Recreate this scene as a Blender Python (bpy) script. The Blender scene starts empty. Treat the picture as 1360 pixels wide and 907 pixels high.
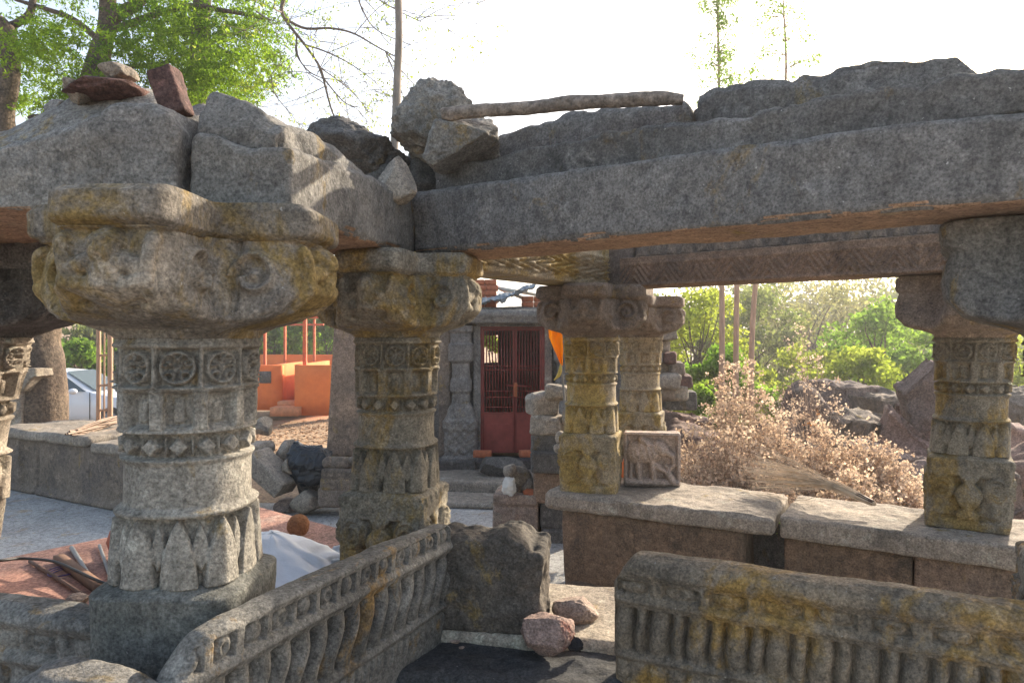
import bpy, math, random
import numpy as np
from mathutils import Vector

# ------------------------------------------------------------------ camera, sky, sun
sc = bpy.context.scene
COL = sc.collection
EYE, HZ, FPX = 1.6, 447.0, 907.0
cam_d = bpy.data.cameras.new("camera"); cam = bpy.data.objects.new("camera", cam_d); COL.objects.link(cam)
cam.location = (0, 0, EYE); cam.rotation_euler = (math.radians(90), 0, 0)
cam_d.sensor_width = 36; cam_d.lens = 24.01; cam_d.shift_y = -6.5/1360; cam_d.clip_end = 3000; cam_d.clip_start = 0.05
sc.camera = cam
SUN_AZ, SUN_EL = math.radians(42), math.radians(24)
w = bpy.data.worlds.new("World"); sc.world = w; w.use_nodes = True
nt = w.node_tree; bg = nt.nodes['Background']
sky = nt.nodes.new('ShaderNodeTexSky'); sky.sky_type = 'NISHITA'; sky.sun_disc = False
sky.sun_elevation = SUN_EL; sky.sun_rotation = SUN_AZ; sky.dust_density = 3.0; sky.air_density = 1.0; sky.altitude = 200
nt.links.new(sky.outputs[0], bg.inputs[0]); bg.inputs[1].default_value = 0.15
sd = bpy.data.lights.new("sun", 'SUN'); sun = bpy.data.objects.new("sun", sd); COL.objects.link(sun)
SV = Vector((math.sin(SUN_AZ)*math.cos(SUN_EL), math.cos(SUN_AZ)*math.cos(SUN_EL), math.sin(SUN_EL)))
sun.rotation_euler = SV.to_track_quat('Z', 'Y').to_euler()
sd.energy = 4.4; sd.angle = math.radians(0.6); sd.color = (1, .93, .82)
sc.view_settings.view_transform = 'Standard'; sc.view_settings.look = 'None'
sc.view_settings.exposure = 1.48; sc.view_settings.gamma = 1
sc.view_settings.use_white_balance = True; sc.view_settings.white_balance_temperature = 7250; sc.view_settings.white_balance_tint = 10
sc.cycles.max_bounces = 6; sc.cycles.diffuse_bounces = 3; sc.cycles.transparent_max_bounces = 6

R = math.radians
FZ = -0.18            # paved floor
ST = 0.53             # top of the stone seats
rng = np.random.default_rng(7)
random.seed(7)

def P(px, py, D): return ((px-680)/FPX*D, D, EYE-(py-HZ)/FPX*D)
def G(px, py, z):
    D = (EYE-z)*FPX/(py-HZ); return ((px-680)/FPX*D, D, z)

# ------------------------------------------------------------------ noise
def _h(ix, iy, iz, seed):
    n = (ix.astype(np.uint32)*np.uint32(374761393) + iy.astype(np.uint32)*np.uint32(668265263)
         + iz.astype(np.uint32)*np.uint32(2147483647) + np.uint32(seed*144665+13)*np.uint32(2654435761 % 2**32))
    n = (n ^ (n >> np.uint32(13))) * np.uint32(1274126177)
    n = n ^ (n >> np.uint32(16)); n = n*np.uint32(2246822519); n = n ^ (n >> np.uint32(15))
    return (n & np.uint32(0xffffff)).astype(np.float32)/float(0xffffff)*2-1
def vnoise(p, seed=0):
    p = p + 1000.5
    i = np.floor(p).astype(np.int64); f = (p-i).astype(np.float32); f = f*f*f*(f*(f*6-15)+10)
    x, y, z = i[:, 0], i[:, 1], i[:, 2]; fx, fy, fz = f[:, 0], f[:, 1], f[:, 2]
    r = 0
    c = {}
    for a in (0, 1):
        for b in (0, 1):
            for d in (0, 1): c[a, b, d] = _h(x+a, y+b, z+d, seed)
    x00 = c[0,0,0]*(1-fx)+c[1,0,0]*fx; x10 = c[0,1,0]*(1-fx)+c[1,1,0]*fx
    x01 = c[0,0,1]*(1-fx)+c[1,0,1]*fx; x11 = c[0,1,1]*(1-fx)+c[1,1,1]*fx
    return (x00*(1-fy)+x10*fy)*(1-fz)+(x01*(1-fy)+x11*fy)*fz
def fbm(p, f=1.0, o=4, seed=0, g=.5, ridge=False):
    s = 0; a = 1.; t = 0
    for k in range(o):
        n = vnoise(p*f, seed+k*17)
        if ridge: n = 1-2*np.abs(n)
        s = s+a*n; t += a; a *= g; f *= 2.03
    return s/t
def sst(a, b, x):
    t = np.clip((x-a)/(b-a), 0, 1); return t*t*(3-2*t)

# ------------------------------------------------------------------ mesh + object kit
WO = {}
def setp(o, label=None, cat=None, group=None, kind=None):
    if label: o['label'] = label
    if cat: o['category'] = cat
    if group: o['group'] = group
    if kind: o['kind'] = kind
    return o
def thing(name, loc, label, cat, group=None):
    o = bpy.data.objects.new(name, None); COL.objects.link(o); o.location = loc; o.empty_display_size = .1
    WO[o.name] = np.array(loc, float)
    return setp(o, label, cat, group)
def emit(name, V, F, mat, parent=None, loc=None, smooth=True, label=None, cat=None, group=None, kind=None, sharp=None):
    V = np.asarray(V, dtype=np.float64)
    if loc is None:
        if parent is not None: loc = WO[parent.name]
        else: loc = np.array([(V[:,0].min()+V[:,0].max())/2, (V[:,1].min()+V[:,1].max())/2, V[:,2].min()])
    loc = np.array(loc, float)
    if not isinstance(F, list): F = [F]
    F = [np.asarray(f, dtype=np.int32) for f in F if len(f)]
    me = bpy.data.meshes.new(name)
    me.vertices.add(len(V)); me.vertices.foreach_set('co', (V-loc).astype(np.float32).ravel())
    nl = sum(f.size for f in F); npo = sum(len(f) for f in F)
    me.loops.add(nl); me.polygons.add(npo)
    me.loops.foreach_set('vertex_index', np.concatenate([f.ravel() for f in F]))
    st = []; tot = []; c = 0
    for f in F:
        k = f.shape[1]; st.append(c+np.arange(len(f))*k); tot.append(np.full(len(f), k)); c += f.size
    me.polygons.foreach_set('loop_start', np.concatenate(st).astype(np.int32))
    me.polygons.foreach_set('loop_total', np.concatenate(tot).astype(np.int32))
    me.polygons.foreach_set('use_smooth', np.full(npo, smooth))
    me.update(calc_edges=True); me.validate()
    if mat: me.materials.append(mat)
    o = bpy.data.objects.new(name, me); COL.objects.link(o)
    if parent is not None:
        o.parent = parent; o.location = Vector(loc-WO[parent.name])
    else: o.location = Vector(loc)
    WO[o.name] = loc
    return setp(o, label, cat, group, kind)
class MB:
    def __init__(s): s.V = []; s.F = {}; s.n = 0
    def add(s, V, F):
        V = np.asarray(V, float)
        if not isinstance(F, list): F = [F]
        for f in F:
            f = np.asarray(f, int)
            if len(f): s.F.setdefault(f.shape[1], []).append(f+s.n)
        s.V.append(V); s.n += len(V); return s
    def build(s, name, mat, parent=None, **k):
        return emit(name, np.concatenate(s.V), [np.concatenate(v) for v in s.F.values()], mat, parent, **k)

def gridfaces(nr, nc, wrap=False, off=0):
    r = np.arange(nr-1)[:, None]; c = np.arange(nc if wrap else nc-1)[None, :]; c2 = (c+1) % nc
    a = r*nc+c; b = r*nc+c2; d = (r+1)*nc+c2; e = (r+1)*nc+c
    return np.stack([a, b, d, e], -1).reshape(-1, 4)+off

def rbox(L, D, H, res, r):
    """rounded box shell in [0,L]x[0,D]x[0,H]; returns P, N, F (welded)"""
    n = [max(2, int(round(v/res))) for v in (L, D, H)]; h = np.array([L, D, H])/2
    Vs = []; Fs = []; off = 0
    for ax in range(3):
        a, b = [(1, 2), (2, 0), (0, 1)][ax]
        for sg in (-1, 1):
            A, B = np.meshgrid(np.linspace(-1, 1, n[a]+1), np.linspace(-1, 1, n[b]+1))
            p = np.zeros(A.shape+(3,)); p[..., ax] = sg; p[..., a] = A; p[..., b] = B
            f = gridfaces(n[b]+1, n[a]+1, off=off)
            if sg < 0: f = f[:, ::-1]
            Vs.append(p.reshape(-1, 3)*h); Fs.append(f); off += A.size
    V = np.concatenate(Vs); F = np.concatenate(Fs)
    _, ix, inv = np.unique(np.round(V*1e5).astype(np.int64), axis=0, return_index=True, return_inverse=True)
    V = V[ix]; F = inv.reshape(-1)[F]
    r = min(r, *(h*.95))
    q = np.clip(V, -(h-r), h-r); d = V-q; N = d/(np.linalg.norm(d, axis=1, keepdims=True)+1e-9)
    return q+r*N+h, N, F

def xf(Pl, p0, yaw):
    """local (x along, y back, z up) -> world; yaw = clockwise turn of x axis towards the viewer, degrees"""
    c, s = math.cos(R(yaw)), math.sin(R(yaw))
    X = p0[0]+Pl[:, 0]*c+Pl[:, 1]*s; Y = p0[1]-Pl[:, 0]*s+Pl[:, 1]*c; Z = p0[2]+Pl[:, 2]
    return np.stack([X, Y, Z], 1)

def slab_geo(p0, yaw, L, D, H, res=.02, r=.02, rough=.01, seed=1, zt=None, zb=None, relief=None, lean=0., f=5., big=0., chip=0.):
    """block whose front-bottom-left corner is p0; zt(x,y)->top height above p0.z; relief(x,z,N)->outward push of the front face"""
    V, N, F = rbox(L, D, H, res, r)
    x, y, z = V.T.copy()
    t = z/H
    top = zt(x, y) if zt else np.full_like(z, H)
    bot = zb(x, y) if zb else np.zeros_like(z)
    z2 = bot+t*(top-bot)
    y2 = y.copy()
    if relief is not None: y2 = y2-relief(x, z2)*np.clip(-N[:, 1]*1.5-.2, 0, 1)
    y2 = y2-lean*z2
    V = np.stack([x, y2, z2], 1)
    if rough or big or chip:
        q = V*1.0
        d = rough*fbm(q, f, 4, seed, .55)
        if big: d = d+big*fbm(q, 1.6, 2, seed+5)
        if chip: 
            e = (np.max(np.abs(N), axis=1) < .97)
            d = d-chip*np.clip(fbm(q, 4., 3, seed+9), 0, 1)*e
        V = V+N*d[:, None]
    return xf(V, p0, yaw), F
def slab(name, mat, p0, yaw, L, D, H, parent=None, **k):
    ek = {a: k.pop(a) for a in ('label', 'cat', 'group', 'kind', 'smooth') if a in k}
    V, F = slab_geo(p0, yaw, L, D, H, **k)
    return emit(name, V, F, mat, parent, **ek)

def rock_geo(c, size, seed=0, n=18, cuts=13, rough=.06, yaw=0, tilt=0, sharp=1.0, f=2.2):
    rg = np.random.default_rng(seed)
    V, _, F = rbox(2, 2, 2, 2/n, .01); V = V-1; d = V/np.linalg.norm(V, axis=1, keepdims=True)
    rad = np.full(len(d), 1.05)
    for k in range(cuts):
        nn = rg.normal(size=3); nn /= np.linalg.norm(nn); dd = rg.uniform(.55, .86)
        q = d@nn; rr = np.where(q > .05, dd/np.maximum(q, .05), 9); rad = np.minimum(rad, rr)
    p = d*rad[:, None]
    q = p+seed*3.7
    p = p*(1+rough*fbm(q, f, 5, seed, .6)[:, None]*1.0+rough*.5*fbm(q, 8, 3, seed+3, ridge=True)[:, None])
    lo, hi = p.min(axis=0), p.max(axis=0); p = (p-lo)/(hi-lo)*2-1
    p = p*np.array(size)/2
    if tilt:
        a = R(tilt); p = np.stack([p[:,0]*math.cos(a)-p[:,2]*math.sin(a), p[:,1], p[:,0]*math.sin(a)+p[:,2]*math.cos(a)], 1)
    a = R(yaw); p = np.stack([p[:,0]*math.cos(a)-p[:,1]*math.sin(a), p[:,0]*math.sin(a)+p[:,1]*math.cos(a), p[:,2]], 1)
    return p+np.array(c), F
def rock(name, mat, x0, y0, x1, y1, D, depth=None, parent=None, **k):
    """boulder filling the pixel box at distance D (its front-to-back size is depth)"""
    ek = {a: k.pop(a) for a in ('label', 'cat', 'group', 'kind', 'smooth') if a in k}
    c = P((x0+x1)/2, (y0+y1)/2, D); sx = (x1-x0)/FPX*D; sz = (y1-y0)/FPX*D
    dp = depth if depth else (sx+sz)/2
    V, F = rock_geo(c, (sx, dp, sz), **k)
    return emit(name, V, F, mat, parent, **ek)

def tube_geo(pts, rad, n=7, cap=True):
    pts = np.asarray(pts, float); m = len(pts); rad = np.broadcast_to(rad, (m,)).astype(float)
    T = np.gradient(pts, axis=0); T /= np.linalg.norm(T, axis=1, keepdims=True)+1e-12
    up = np.array([0, 0, 1.]) if abs(T[0][2]) < .9 else np.array([1., 0, 0])
    V = []
    a = np.linspace(0, 2*np.pi, n, endpoint=False)
    u = np.cross(T[0], up); u /= np.linalg.norm(u)
    for i in range(m):
        u = u-T[i]*np.dot(u, T[i]); u /= np.linalg.norm(u)+1e-12; v = np.cross(T[i], u)
        V.append(pts[i]+rad[i]*(np.cos(a)[:, None]*u+np.sin(a)[:, None]*v))
    V = np.concatenate(V); F = [gridfaces(m, n, True)]
    if cap:
        b = len(V); V = np.concatenate([V, pts[:1], pts[-1:]])
        j = np.arange(n); j2 = (j+1) % n
        F.append(np.concatenate([np.stack([j2, j, np.full(n, b)], 1), np.stack([(m-1)*n+j, (m-1)*n+j2, np.full(n, b+1)], 1)]))
    return V, F
def smooth_path(pts, n=12):
    pts = np.asarray(pts, float); t = np.linspace(0, len(pts)-1, n)
    out = []
    for a in t:
        i = min(int(a), len(pts)-2); f = a-i
        p0 = pts[max(i-1, 0)]; p1 = pts[i]; p2 = pts[i+1]; p3 = pts[min(i+2, len(pts)-1)]
        out.append(.5*((2*p1)+(-p0+p2)*f+(2*p0-5*p1+4*p2-p3)*f*f+(-p0+3*p1-3*p2+p3)*f**3))
    return np.array(out)
def box_geo(x0, x1, y0, y1, z0, z1):
    V = [(x, y, z) for z in (z0, z1) for y in (y0, y1) for x in (x0, x1)]
    return np.array(V, float), np.array([[0,2,3,1],[4,5,7,6],[0,1,5,4],[2,6,7,3],[0,4,6,2],[1,3,7,5]])
def tag_box(L, D, H, p0, yaw, r=.004, res=None):
    V, N, F = rbox(L, D, H, res or max(L, D, H), r)
    return xf(V, p0, yaw), F
def prism(poly, z0, z1):
    n = len(poly); V = np.array([(x, y, z0) for x, y in poly]+[(x, y, z1) for x, y in poly], float)
    j = np.arange(n); j2 = (j+1) % n
    return V, [np.stack([j, j2, n+j2, n+j], 1), np.array([list(range(n))[::-1]]), np.array([list(range(n, 2*n))])]
def leaf_geo(C, size, asp=.35, seed=0, droop=.0, nrm=None):
    rg = np.random.default_rng(seed); n = len(C)
    a = rg.normal(size=(n, 3)); a[:, 2] -= droop; a /= np.linalg.norm(a, axis=1, keepdims=True)
    b = rg.normal(size=(n, 3)); b -= a*(a*b).sum(1, keepdims=True); b /= np.linalg.norm(b, axis=1, keepdims=True)
    s = size*rg.uniform(.6, 1.3, (n, 1)); V = np.stack([C-a*s*.5, C+b*s*asp*.5, C+a*s*.5, C-b*s*asp*.5], 1).reshape(-1, 3)
    return V, np.arange(4*n).reshape(n, 4)

# ------------------------------------------------------------------ materials
def newmat(name):
    m = bpy.data.materials.new(name); m.use_nodes = True
    return m, m.node_tree, m.node_tree.nodes['Principled BSDF']
def _noise(t, vec, scale, detail=4, rough=.55, dist=0):
    n = t.nodes.new('ShaderNodeTexNoise'); n.inputs['Scale'].default_value = scale; n.inputs['Detail'].default_value = detail
    n.inputs['Roughness'].default_value = rough; n.inputs['Distortion'].default_value = dist
    t.links.new(vec, n.inputs['Vector']); return n.outputs[0]
def _map(t, v, a, b, lo=0, hi=1):
    n = t.nodes.new('ShaderNodeMapRange'); n.inputs[1].default_value = a; n.inputs[2].default_value = b
    n.inputs[3].default_value = lo; n.inputs[4].default_value = hi; t.links.new(v, n.inputs[0]); return n.outputs[0]
def _mix(t, fac, a, b, mode='MIX'):
    n = t.nodes.new('ShaderNodeMix'); n.data_type = 'RGBA'; n.blend_type = mode
    for v, i in ((fac, 0), (a, 6), (b, 7)):
        if isinstance(v, (int, float)): n.inputs[i].default_value = v
        elif isinstance(v, tuple): n.inputs[i].default_value = (*v, 1)
        else: t.links.new(v, n.inputs[i])
    return n.outputs[2]
def _bump(t, b, hs, dist=.01):
    """hs: list of (socket, strength)"""
    prev = None
    for h, s, d in hs:
        n = t.nodes.new('ShaderNodeBump'); n.inputs['Strength'].default_value = s; n.inputs['Distance'].default_value = d
        t.links.new(h, n.inputs['Height'])
        if prev: t.links.new(prev, n.inputs['Normal'])
        prev = n.outputs[0]
    t.links.new(prev, b.inputs['Normal'])
def stone(name, c1, c2, lichen=(.30, .18, .03), la=.0, dark=.3, white=.25, grain=110., bump=.6, pink=None, pa=0, ls=3.2):
    m, t, b = newmat(name); tc = t.nodes.new('ShaderNodeTexCoord').outputs['Object']
    ov = t.nodes.new('ShaderNodeVectorMath'); ov.operation = 'ADD'; om = t.nodes.new('ShaderNodeVectorMath'); om.operation = 'SCALE'
    oj = t.nodes.new('ShaderNodeObjectInfo'); om.inputs[0].default_value = (1, .7, .4); mm = t.nodes.new('ShaderNodeMath'); mm.operation = 'MULTIPLY'; mm.inputs[1].default_value = 17.
    t.links.new(oj.outputs['Random'], mm.inputs[0]); t.links.new(mm.outputs[0], om.inputs['Scale']); t.links.new(tc, ov.inputs[0]); t.links.new(om.outputs[0], ov.inputs[1]); tc = ov.outputs[0]
    col = _mix(t, _map(t, _noise(t, tc, 2.2, 6, .65), .32, .68), c1, c2)
    if pa: col = _mix(t, _map(t, _noise(t, tc, 3.1, 5, .6, .4), .62-pa*.3, .72-pa*.2), col, pink)
    if la:
        mp = t.nodes.new('ShaderNodeMapping'); mp.inputs['Location'].default_value = (3.1, 7.7, 1.3); mp.inputs['Scale'].default_value = (1, 1, .7)
        t.links.new(tc, mp.inputs[0])
        lf = _map(t, _noise(t, mp.outputs[0], ls, 8, .72, .4), .66-la*.26, .73-la*.22, 0, .88)
        lc = _mix(t, _noise(t, tc, 9, 3), tuple(v*.62 for v in lichen), tuple(min(1, v*1.35) for v in lichen))
        col = _mix(t, lf, col, lc)
    df = _map(t, _noise(t, tc, 1.3, 8, .7, .5), .5, .72, 0, dark)
    col = _mix(t, df, col, (.035, .033, .03))
    col = _mix(t, _map(t, _noise(t, tc, 4.3, 8, .75, .6), .54, .66, 0, dark*1.1), col, (.045, .042, .038))
    col = _mix(t, _map(t, _noise(t, tc, 6.1, 7, .72, .3), .57, .68, 0, .35+white*.4), col, tuple(min(.5, v*1.75) for v in c1))
    mo = _map(t, _noise(t, tc, 26, 6, .75), .3, .7, .55, 1.4); 
    col = _mix(t, 1.0, col, mo, 'MULTIPLY')
    mp2 = t.nodes.new('ShaderNodeMapping'); mp2.inputs['Scale'].default_value = (1, 1, .09); t.links.new(tc, mp2.inputs[0])
    col = _mix(t, _map(t, _noise(t, mp2.outputs[0], 13, 4, .65), .54, .70, 0, dark*.75), col, (.05, .047, .042))
    oi = t.nodes.new('ShaderNodeObjectInfo').outputs['Random']; col = _mix(t, 1.0, col, _map(t, oi, 0, 1, .84, 1.16), 'MULTIPLY')
    gr = _noise(t, tc, grain, 3, .7)
    col = _mix(t, _map(t, gr, .3, .7, .0, .5), _mix(t, .5, col, (0.02, .02, .018)), col) if False else _mix(t, 1.0, col, _map(t, gr, .3, .7, .5, 1.5), 'MULTIPLY')
    if white:
        wf = _map(t, _noise(t, tc, 16, 6, .75), .62, .72, 0, white)
        col = _mix(t, wf, col, (.42, .41, .37))
        wf = _map(t, _noise(t, tc, 75, 3, .6), .69, .75, 0, min(1, white*2))
        col = _mix(t, wf, col, (.5, .48, .44))
    t.links.new(col, b.inputs['Base Color']); b.inputs['Roughness'].default_value = .92
    b.inputs['Specular IOR Level'].default_value = .25
    _bump(t, b, [(_noise(t, tc, 14, 6, .7), bump*.8, .02), (_noise(t, tc, 48, 5, .75), bump*.8, .006), (gr, bump, .0035)])
    return m
def plain(name, c, rough=.6, var=.25, scale=8., bump=.2, bs=40., metal=0, bd=.01, stretch=None, spec=.4, c2=None):
    m, t, b = newmat(name); tc = t.nodes.new('ShaderNodeTexCoord').outputs['Object']
    if stretch:
        mp = t.nodes.new('ShaderNodeMapping'); mp.inputs['Scale'].default_value = stretch; t.links.new(tc, mp.inputs[0]); tc = mp.outputs[0]
    n = _noise(t, tc, scale, 6, .65)
    if c2: col = _mix(t, _map(t, n, .38, .64), c, c2)
    else: col = _mix(t, 1.0, c, _map(t, n, .3, .7, 1-var, 1+var), 'MULTIPLY')
    t.links.new(col, b.inputs['Base Color']); b.inputs['Roughness'].default_value = rough; b.inputs['Metallic'].default_value = metal
    b.inputs['Specular IOR Level'].default_value = spec
    if bump: _bump(t, b, [(_noise(t, tc, bs, 5, .7), bump, bd)])
    return m
def leafmat(name, c, c2, trans=.5, sc_=.8, tint=(1.5, 1.6, .8)):
    m, t, b = newmat(name); t.nodes.remove(b); out = t.nodes['Material Output']
    geo = t.nodes.new('ShaderNodeTexCoord').outputs['Object']
    col = _mix(t, _map(t, _noise(t, geo, sc_, 4, .7), .35, .65), c, c2)
    rn = t.nodes.new('ShaderNodeNewGeometry').outputs['Random Per Island']
    col = _mix(t, 1.0, col, _map(t, rn, 0, 1, .6, 1.4), 'MULTIPLY')
    d = t.nodes.new('ShaderNodeBsdfDiffuse'); tr = t.nodes.new('ShaderNodeBsdfTranslucent'); mx = t.nodes.new('ShaderNodeMixShader')
    t.links.new(col, d.inputs[0]); t.links.new(_mix(t, 1.0, col, tint, 'MULTIPLY'), tr.inputs[0]); mx.inputs[0].default_value = trans
    t.links.new(d.outputs[0], mx.inputs[1]); t.links.new(tr.outputs[0], mx.inputs[2]); t.links.new(mx.outputs[0], out.inputs[0])
    return m
OCH = (.25, .168, .055)
M_grey  = stone('grey_granular_stone', (.30, .275, .235), (.20, .185, .16), OCH, .18, .35, .25)
M_mossy = stone('greenish_damp_stone', (.19, .185, .165), (.11, .115, .105), OCH, .12, .45, .2)
M_cap   = stone('ochre_lichen_stone', (.28, .24, .19), (.17, .15, .13), OCH, .75, .45, .3, ls=3.6)
M_olive = stone('olive_lichen_stone', (.25, .22, .17), (.16, .145, .12), OCH, .66, .45, .2)
M_yell  = stone('yellow_lichen_stone', (.33, .27, .18), (.23, .19, .14), (.30, .205, .06), .72, .3, .2)
M_brown = stone('brown_sandstone', (.22, .17, .13), (.14, .115, .10), OCH, .3, .5, .15)
M_rbrn  = stone('reddish_sandstone', (.30, .20, .14), (.19, .14, .11), OCH, .2, .45, .1)
M_base  = stone('dark_brown_base_stone', (.21, .14, .095), (.10, .075, .055), (.30, .17, .08), .3, .6, .15)
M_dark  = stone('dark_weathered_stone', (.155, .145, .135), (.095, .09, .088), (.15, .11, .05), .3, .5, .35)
M_beam  = stone('grey_beam_stone', (.20, .185, .17), (.125, .118, .112), (.19, .13, .06), .28, .45, .45)
M_block = stone('weathered_block_stone', (.25, .235, .21), (.155, .145, .135), OCH, .38, .45, .35)
M_char  = stone('blackened_stone', (.07, .07, .07), (.035, .036, .04), (.12, .1, .06), .1, .4, .2)
M_balu  = stone('mottled_grey_stone', (.22, .205, .18), (.12, .115, .108), (.28, .16, .045), .5, .5, .3, ls=4.5)
M_baly  = stone('tawny_mottled_stone', (.25, .19, .13), (.13, .108, .085), (.27, .16, .045), .62, .45, .3, ls=3.5)
M_slab  = stone('pale_seat_slab_stone', (.34, .29, .24), (.21, .18, .15), (.24, .17, .05), .2, .35, .3)
M_pink  = stone('pinkish_carved_stone', (.36, .27, .22), (.25, .19, .16), OCH, .1, .3, .2)
M_pinkr = stone('pink_granite', (.38, .26, .22), (.26, .19, .165), (.25, .06, .04), .35, .1, .5)
M_rub   = stone('brown_rubble_stone', (.20, .14, .12), (.13, .10, .09), OCH, .0, .5, .15, grain=60)
M_rub2s = stone('reddish_rubble_stone', (.27, .17, .14), (.17, .115, .095), OCH, .0, .4, .2, grain=60)
M_tan   = stone('tan_rubble_stone', (.34, .29, .23), (.24, .20, .165), OCH, .1, .25, .25)
M_red   = stone('dark_red_stone', (.15, .075, .06), (.09, .055, .05), OCH, .0, .4, .1)
M_conc  = stone('concrete_floor', (.38, .37, .355), (.28, .275, .265), (.36, .27, .18), .35, .3, .3, grain=140, bump=.25)
M_pinkp = stone('pink_painted_seat', (.42, .22, .17), (.34, .20, .16), (.42, .30, .25), .3, .3, .2, grain=90, bump=.2)
M_dirt  = stone('dry_earth', (.40, .27, .17), (.30, .20, .13), (.3, .25, .1), .0, .3, .2, grain=40, bump=.8)
M_temple= stone('temple_grey_stone', (.24, .22, .20), (.14, .13, .125), OCH, .15, .5, .35)
M_orange= plain('orange_limewash', (.80, .20, .05), .85, .1, 1.8, .2, 14, c2=(.68, .155, .04))
M_gate  = plain('maroon_gate_paint', (.20, .035, .028), .55, .35, 6, .1)
M_panel = plain('faded_red_panel_paint', (.24, .05, .04), .6, .35, 5, .1)
M_brick = plain('red_brick', (.38, .12, .06), .85, .3, 20, .3)
M_tarp  = plain('blue_grey_tarp', (.22, .26, .30), .5, .3, 10, .3)
M_black = plain('black_crumpled_plastic', (.018, .022, .028), .35, .3, 8, .5, 25)
M_cloth = plain('white_cloth', (.72, .74, .78), .8, .06, 5, .3, 60)
M_coco  = plain('coconut_fibre', (.34, .15, .07), .95, .4, 30, 1., 90)
M_pot   = plain('red_clay_pot', (.36, .09, .05), .6, .15, 6, .1)
M_rust  = plain('rusty_iron', (.10, .055, .04), .7, .4, 20, .3, metal=.3)
M_pipe  = plain('grey_steel_pipe', (.20, .20, .20), .5, .2, 20, .1, metal=.5)
M_rub2  = plain('black_rubber', (.02, .02, .02), .5, .1, 10, 0)
M_stick = plain('weathered_wood', (.25, .215, .185), .85, .35, 6, .5, 30, stretch=(6, 6, 1))
M_pole  = plain('pale_wooden_pole', (.42, .27, .19), .8, .25, 5, .3, 30, stretch=(6, 6, 1))
M_bark  = stone('rough_bark', (.17, .125, .09), (.085, .062, .05), (.3, .28, .2), .0, .5, .15, grain=30, bump=1.2)
M_log   = stone('grey_bark_log', (.28, .23, .19), (.18, .15, .13), OCH, .0, .3, .2, grain=50, bump=1.)
M_twig  = plain('dry_twig', (.36, .26, .20), .9, .3, 6, 0)
M_twigd = plain('dark_branch', (.15, .12, .10), .9, .3, 6, 0)
M_straw = plain('straw_bristle', (.60, .48, .36), .9, .35, 12, 0)
M_neem  = leafmat('neem_leaf', (.09, .17, .025), (.20, .28, .04), .55)
M_gdark = leafmat('shaded_leaf', (.035, .08, .015), (.07, .12, .02), .4)
M_gree  = leafmat('green_leaf', (.10, .19, .04), (.19, .27, .07), .55)
M_ylw   = leafmat('yellow_green_leaf', (.20, .25, .06), (.30, .31, .09), .55)
M_far   = leafmat('dusty_green_leaf', (.13, .17, .07), (.22, .23, .12), .4)
M_farb  = leafmat('dry_scrub_leaf', (.24, .21, .15), (.20, .21, .12), .4)
M_dry   = leafmat('dried_flower_head', (.52, .385, .30), (.72, .60, .49), .4, 3, tint=(1.12, 1.08, .98))
M_rusty = leafmat('withered_red_leaf', (.40, .12, .04), (.5, .25, .1), .4, 3)
M_flag  = leafmat('saffron_cloth', (.75, .20, .02), (.8, .26, .03), .5)

# ------------------------------------------------------------------ ground
def terrain_h(x, y):
    left = -.24-.42*sst(9.5, 19, y)-.45*sst(4.5, 9, -x)*sst(9, 15, y)+3.2*sst(24, 60, y)+5*sst(60, 200, y)
    right = -.26-2.6*sst(8, 24, y)-2.5*sst(22, 60, y)+26*sst(70, 420, y)*(1+.25*np.sin(x*.013+1))
    k = sst(-.5, 5, x-.0*y)
    k = sst(-2, 6, x)
    h = left*(1-k)+right*k
    p = np.stack([x, y, 0*x], 1)
    far = sst(3, 30, np.hypot(x, y))
    return h+(.03+.8*far*sst(25, 90, y))*fbm(p, .12, 3, 3)*sst(7.5, 12, y)+.03*fbm(p, 1.5, 3, 5)*sst(8, 10, y)
u = np.linspace(-1, 1, 241); gx = np.sign(u)*(np.abs(u)*14+np.abs(u)**5*500)
v = np.linspace(0, 1, 241); gy = -30+v*50+v**5*640
GX, GY = np.meshgrid(gx, gy)
emit('ground', np.stack([GX.ravel(), GY.ravel(), terrain_h(GX.ravel(), GY.ravel())], 1), gridfaces(241, 241), M_dirt, loc=(0, 0, 0), kind='structure')
V, F = prism([(-11, -2), (5, -2), (4.6, 4.5), (2.0, 6.2), (1.9, 9.6), (-2.3, 9.6), (-2.2, 7.3), (-4.6, 7.4), (-6.5, 8.8), (-11, 10.5)][::1], FZ-.3, FZ)
emit('floor', V, F, M_conc, kind='structure', smooth=False)

V, F = box_geo(-520, 520, -60, 700, -12, 45)
hm = bpy.data.materials.new('air_haze'); hm.use_nodes = True; t_ = hm.node_tree; t_.nodes.remove(t_.nodes['Principled BSDF'])
pv = t_.nodes.new('ShaderNodeVolumePrincipled'); pv.inputs['Density'].default_value = .0024; pv.inputs['Color'].default_value = (.92, .94, 1, 1); pv.inputs['Anisotropy'].default_value = .5
t_.links.new(pv.outputs[0], t_.nodes['Material Output'].inputs['Volume'])
emit('haze', V, F, hm, kind='stuff', smooth=False)

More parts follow.
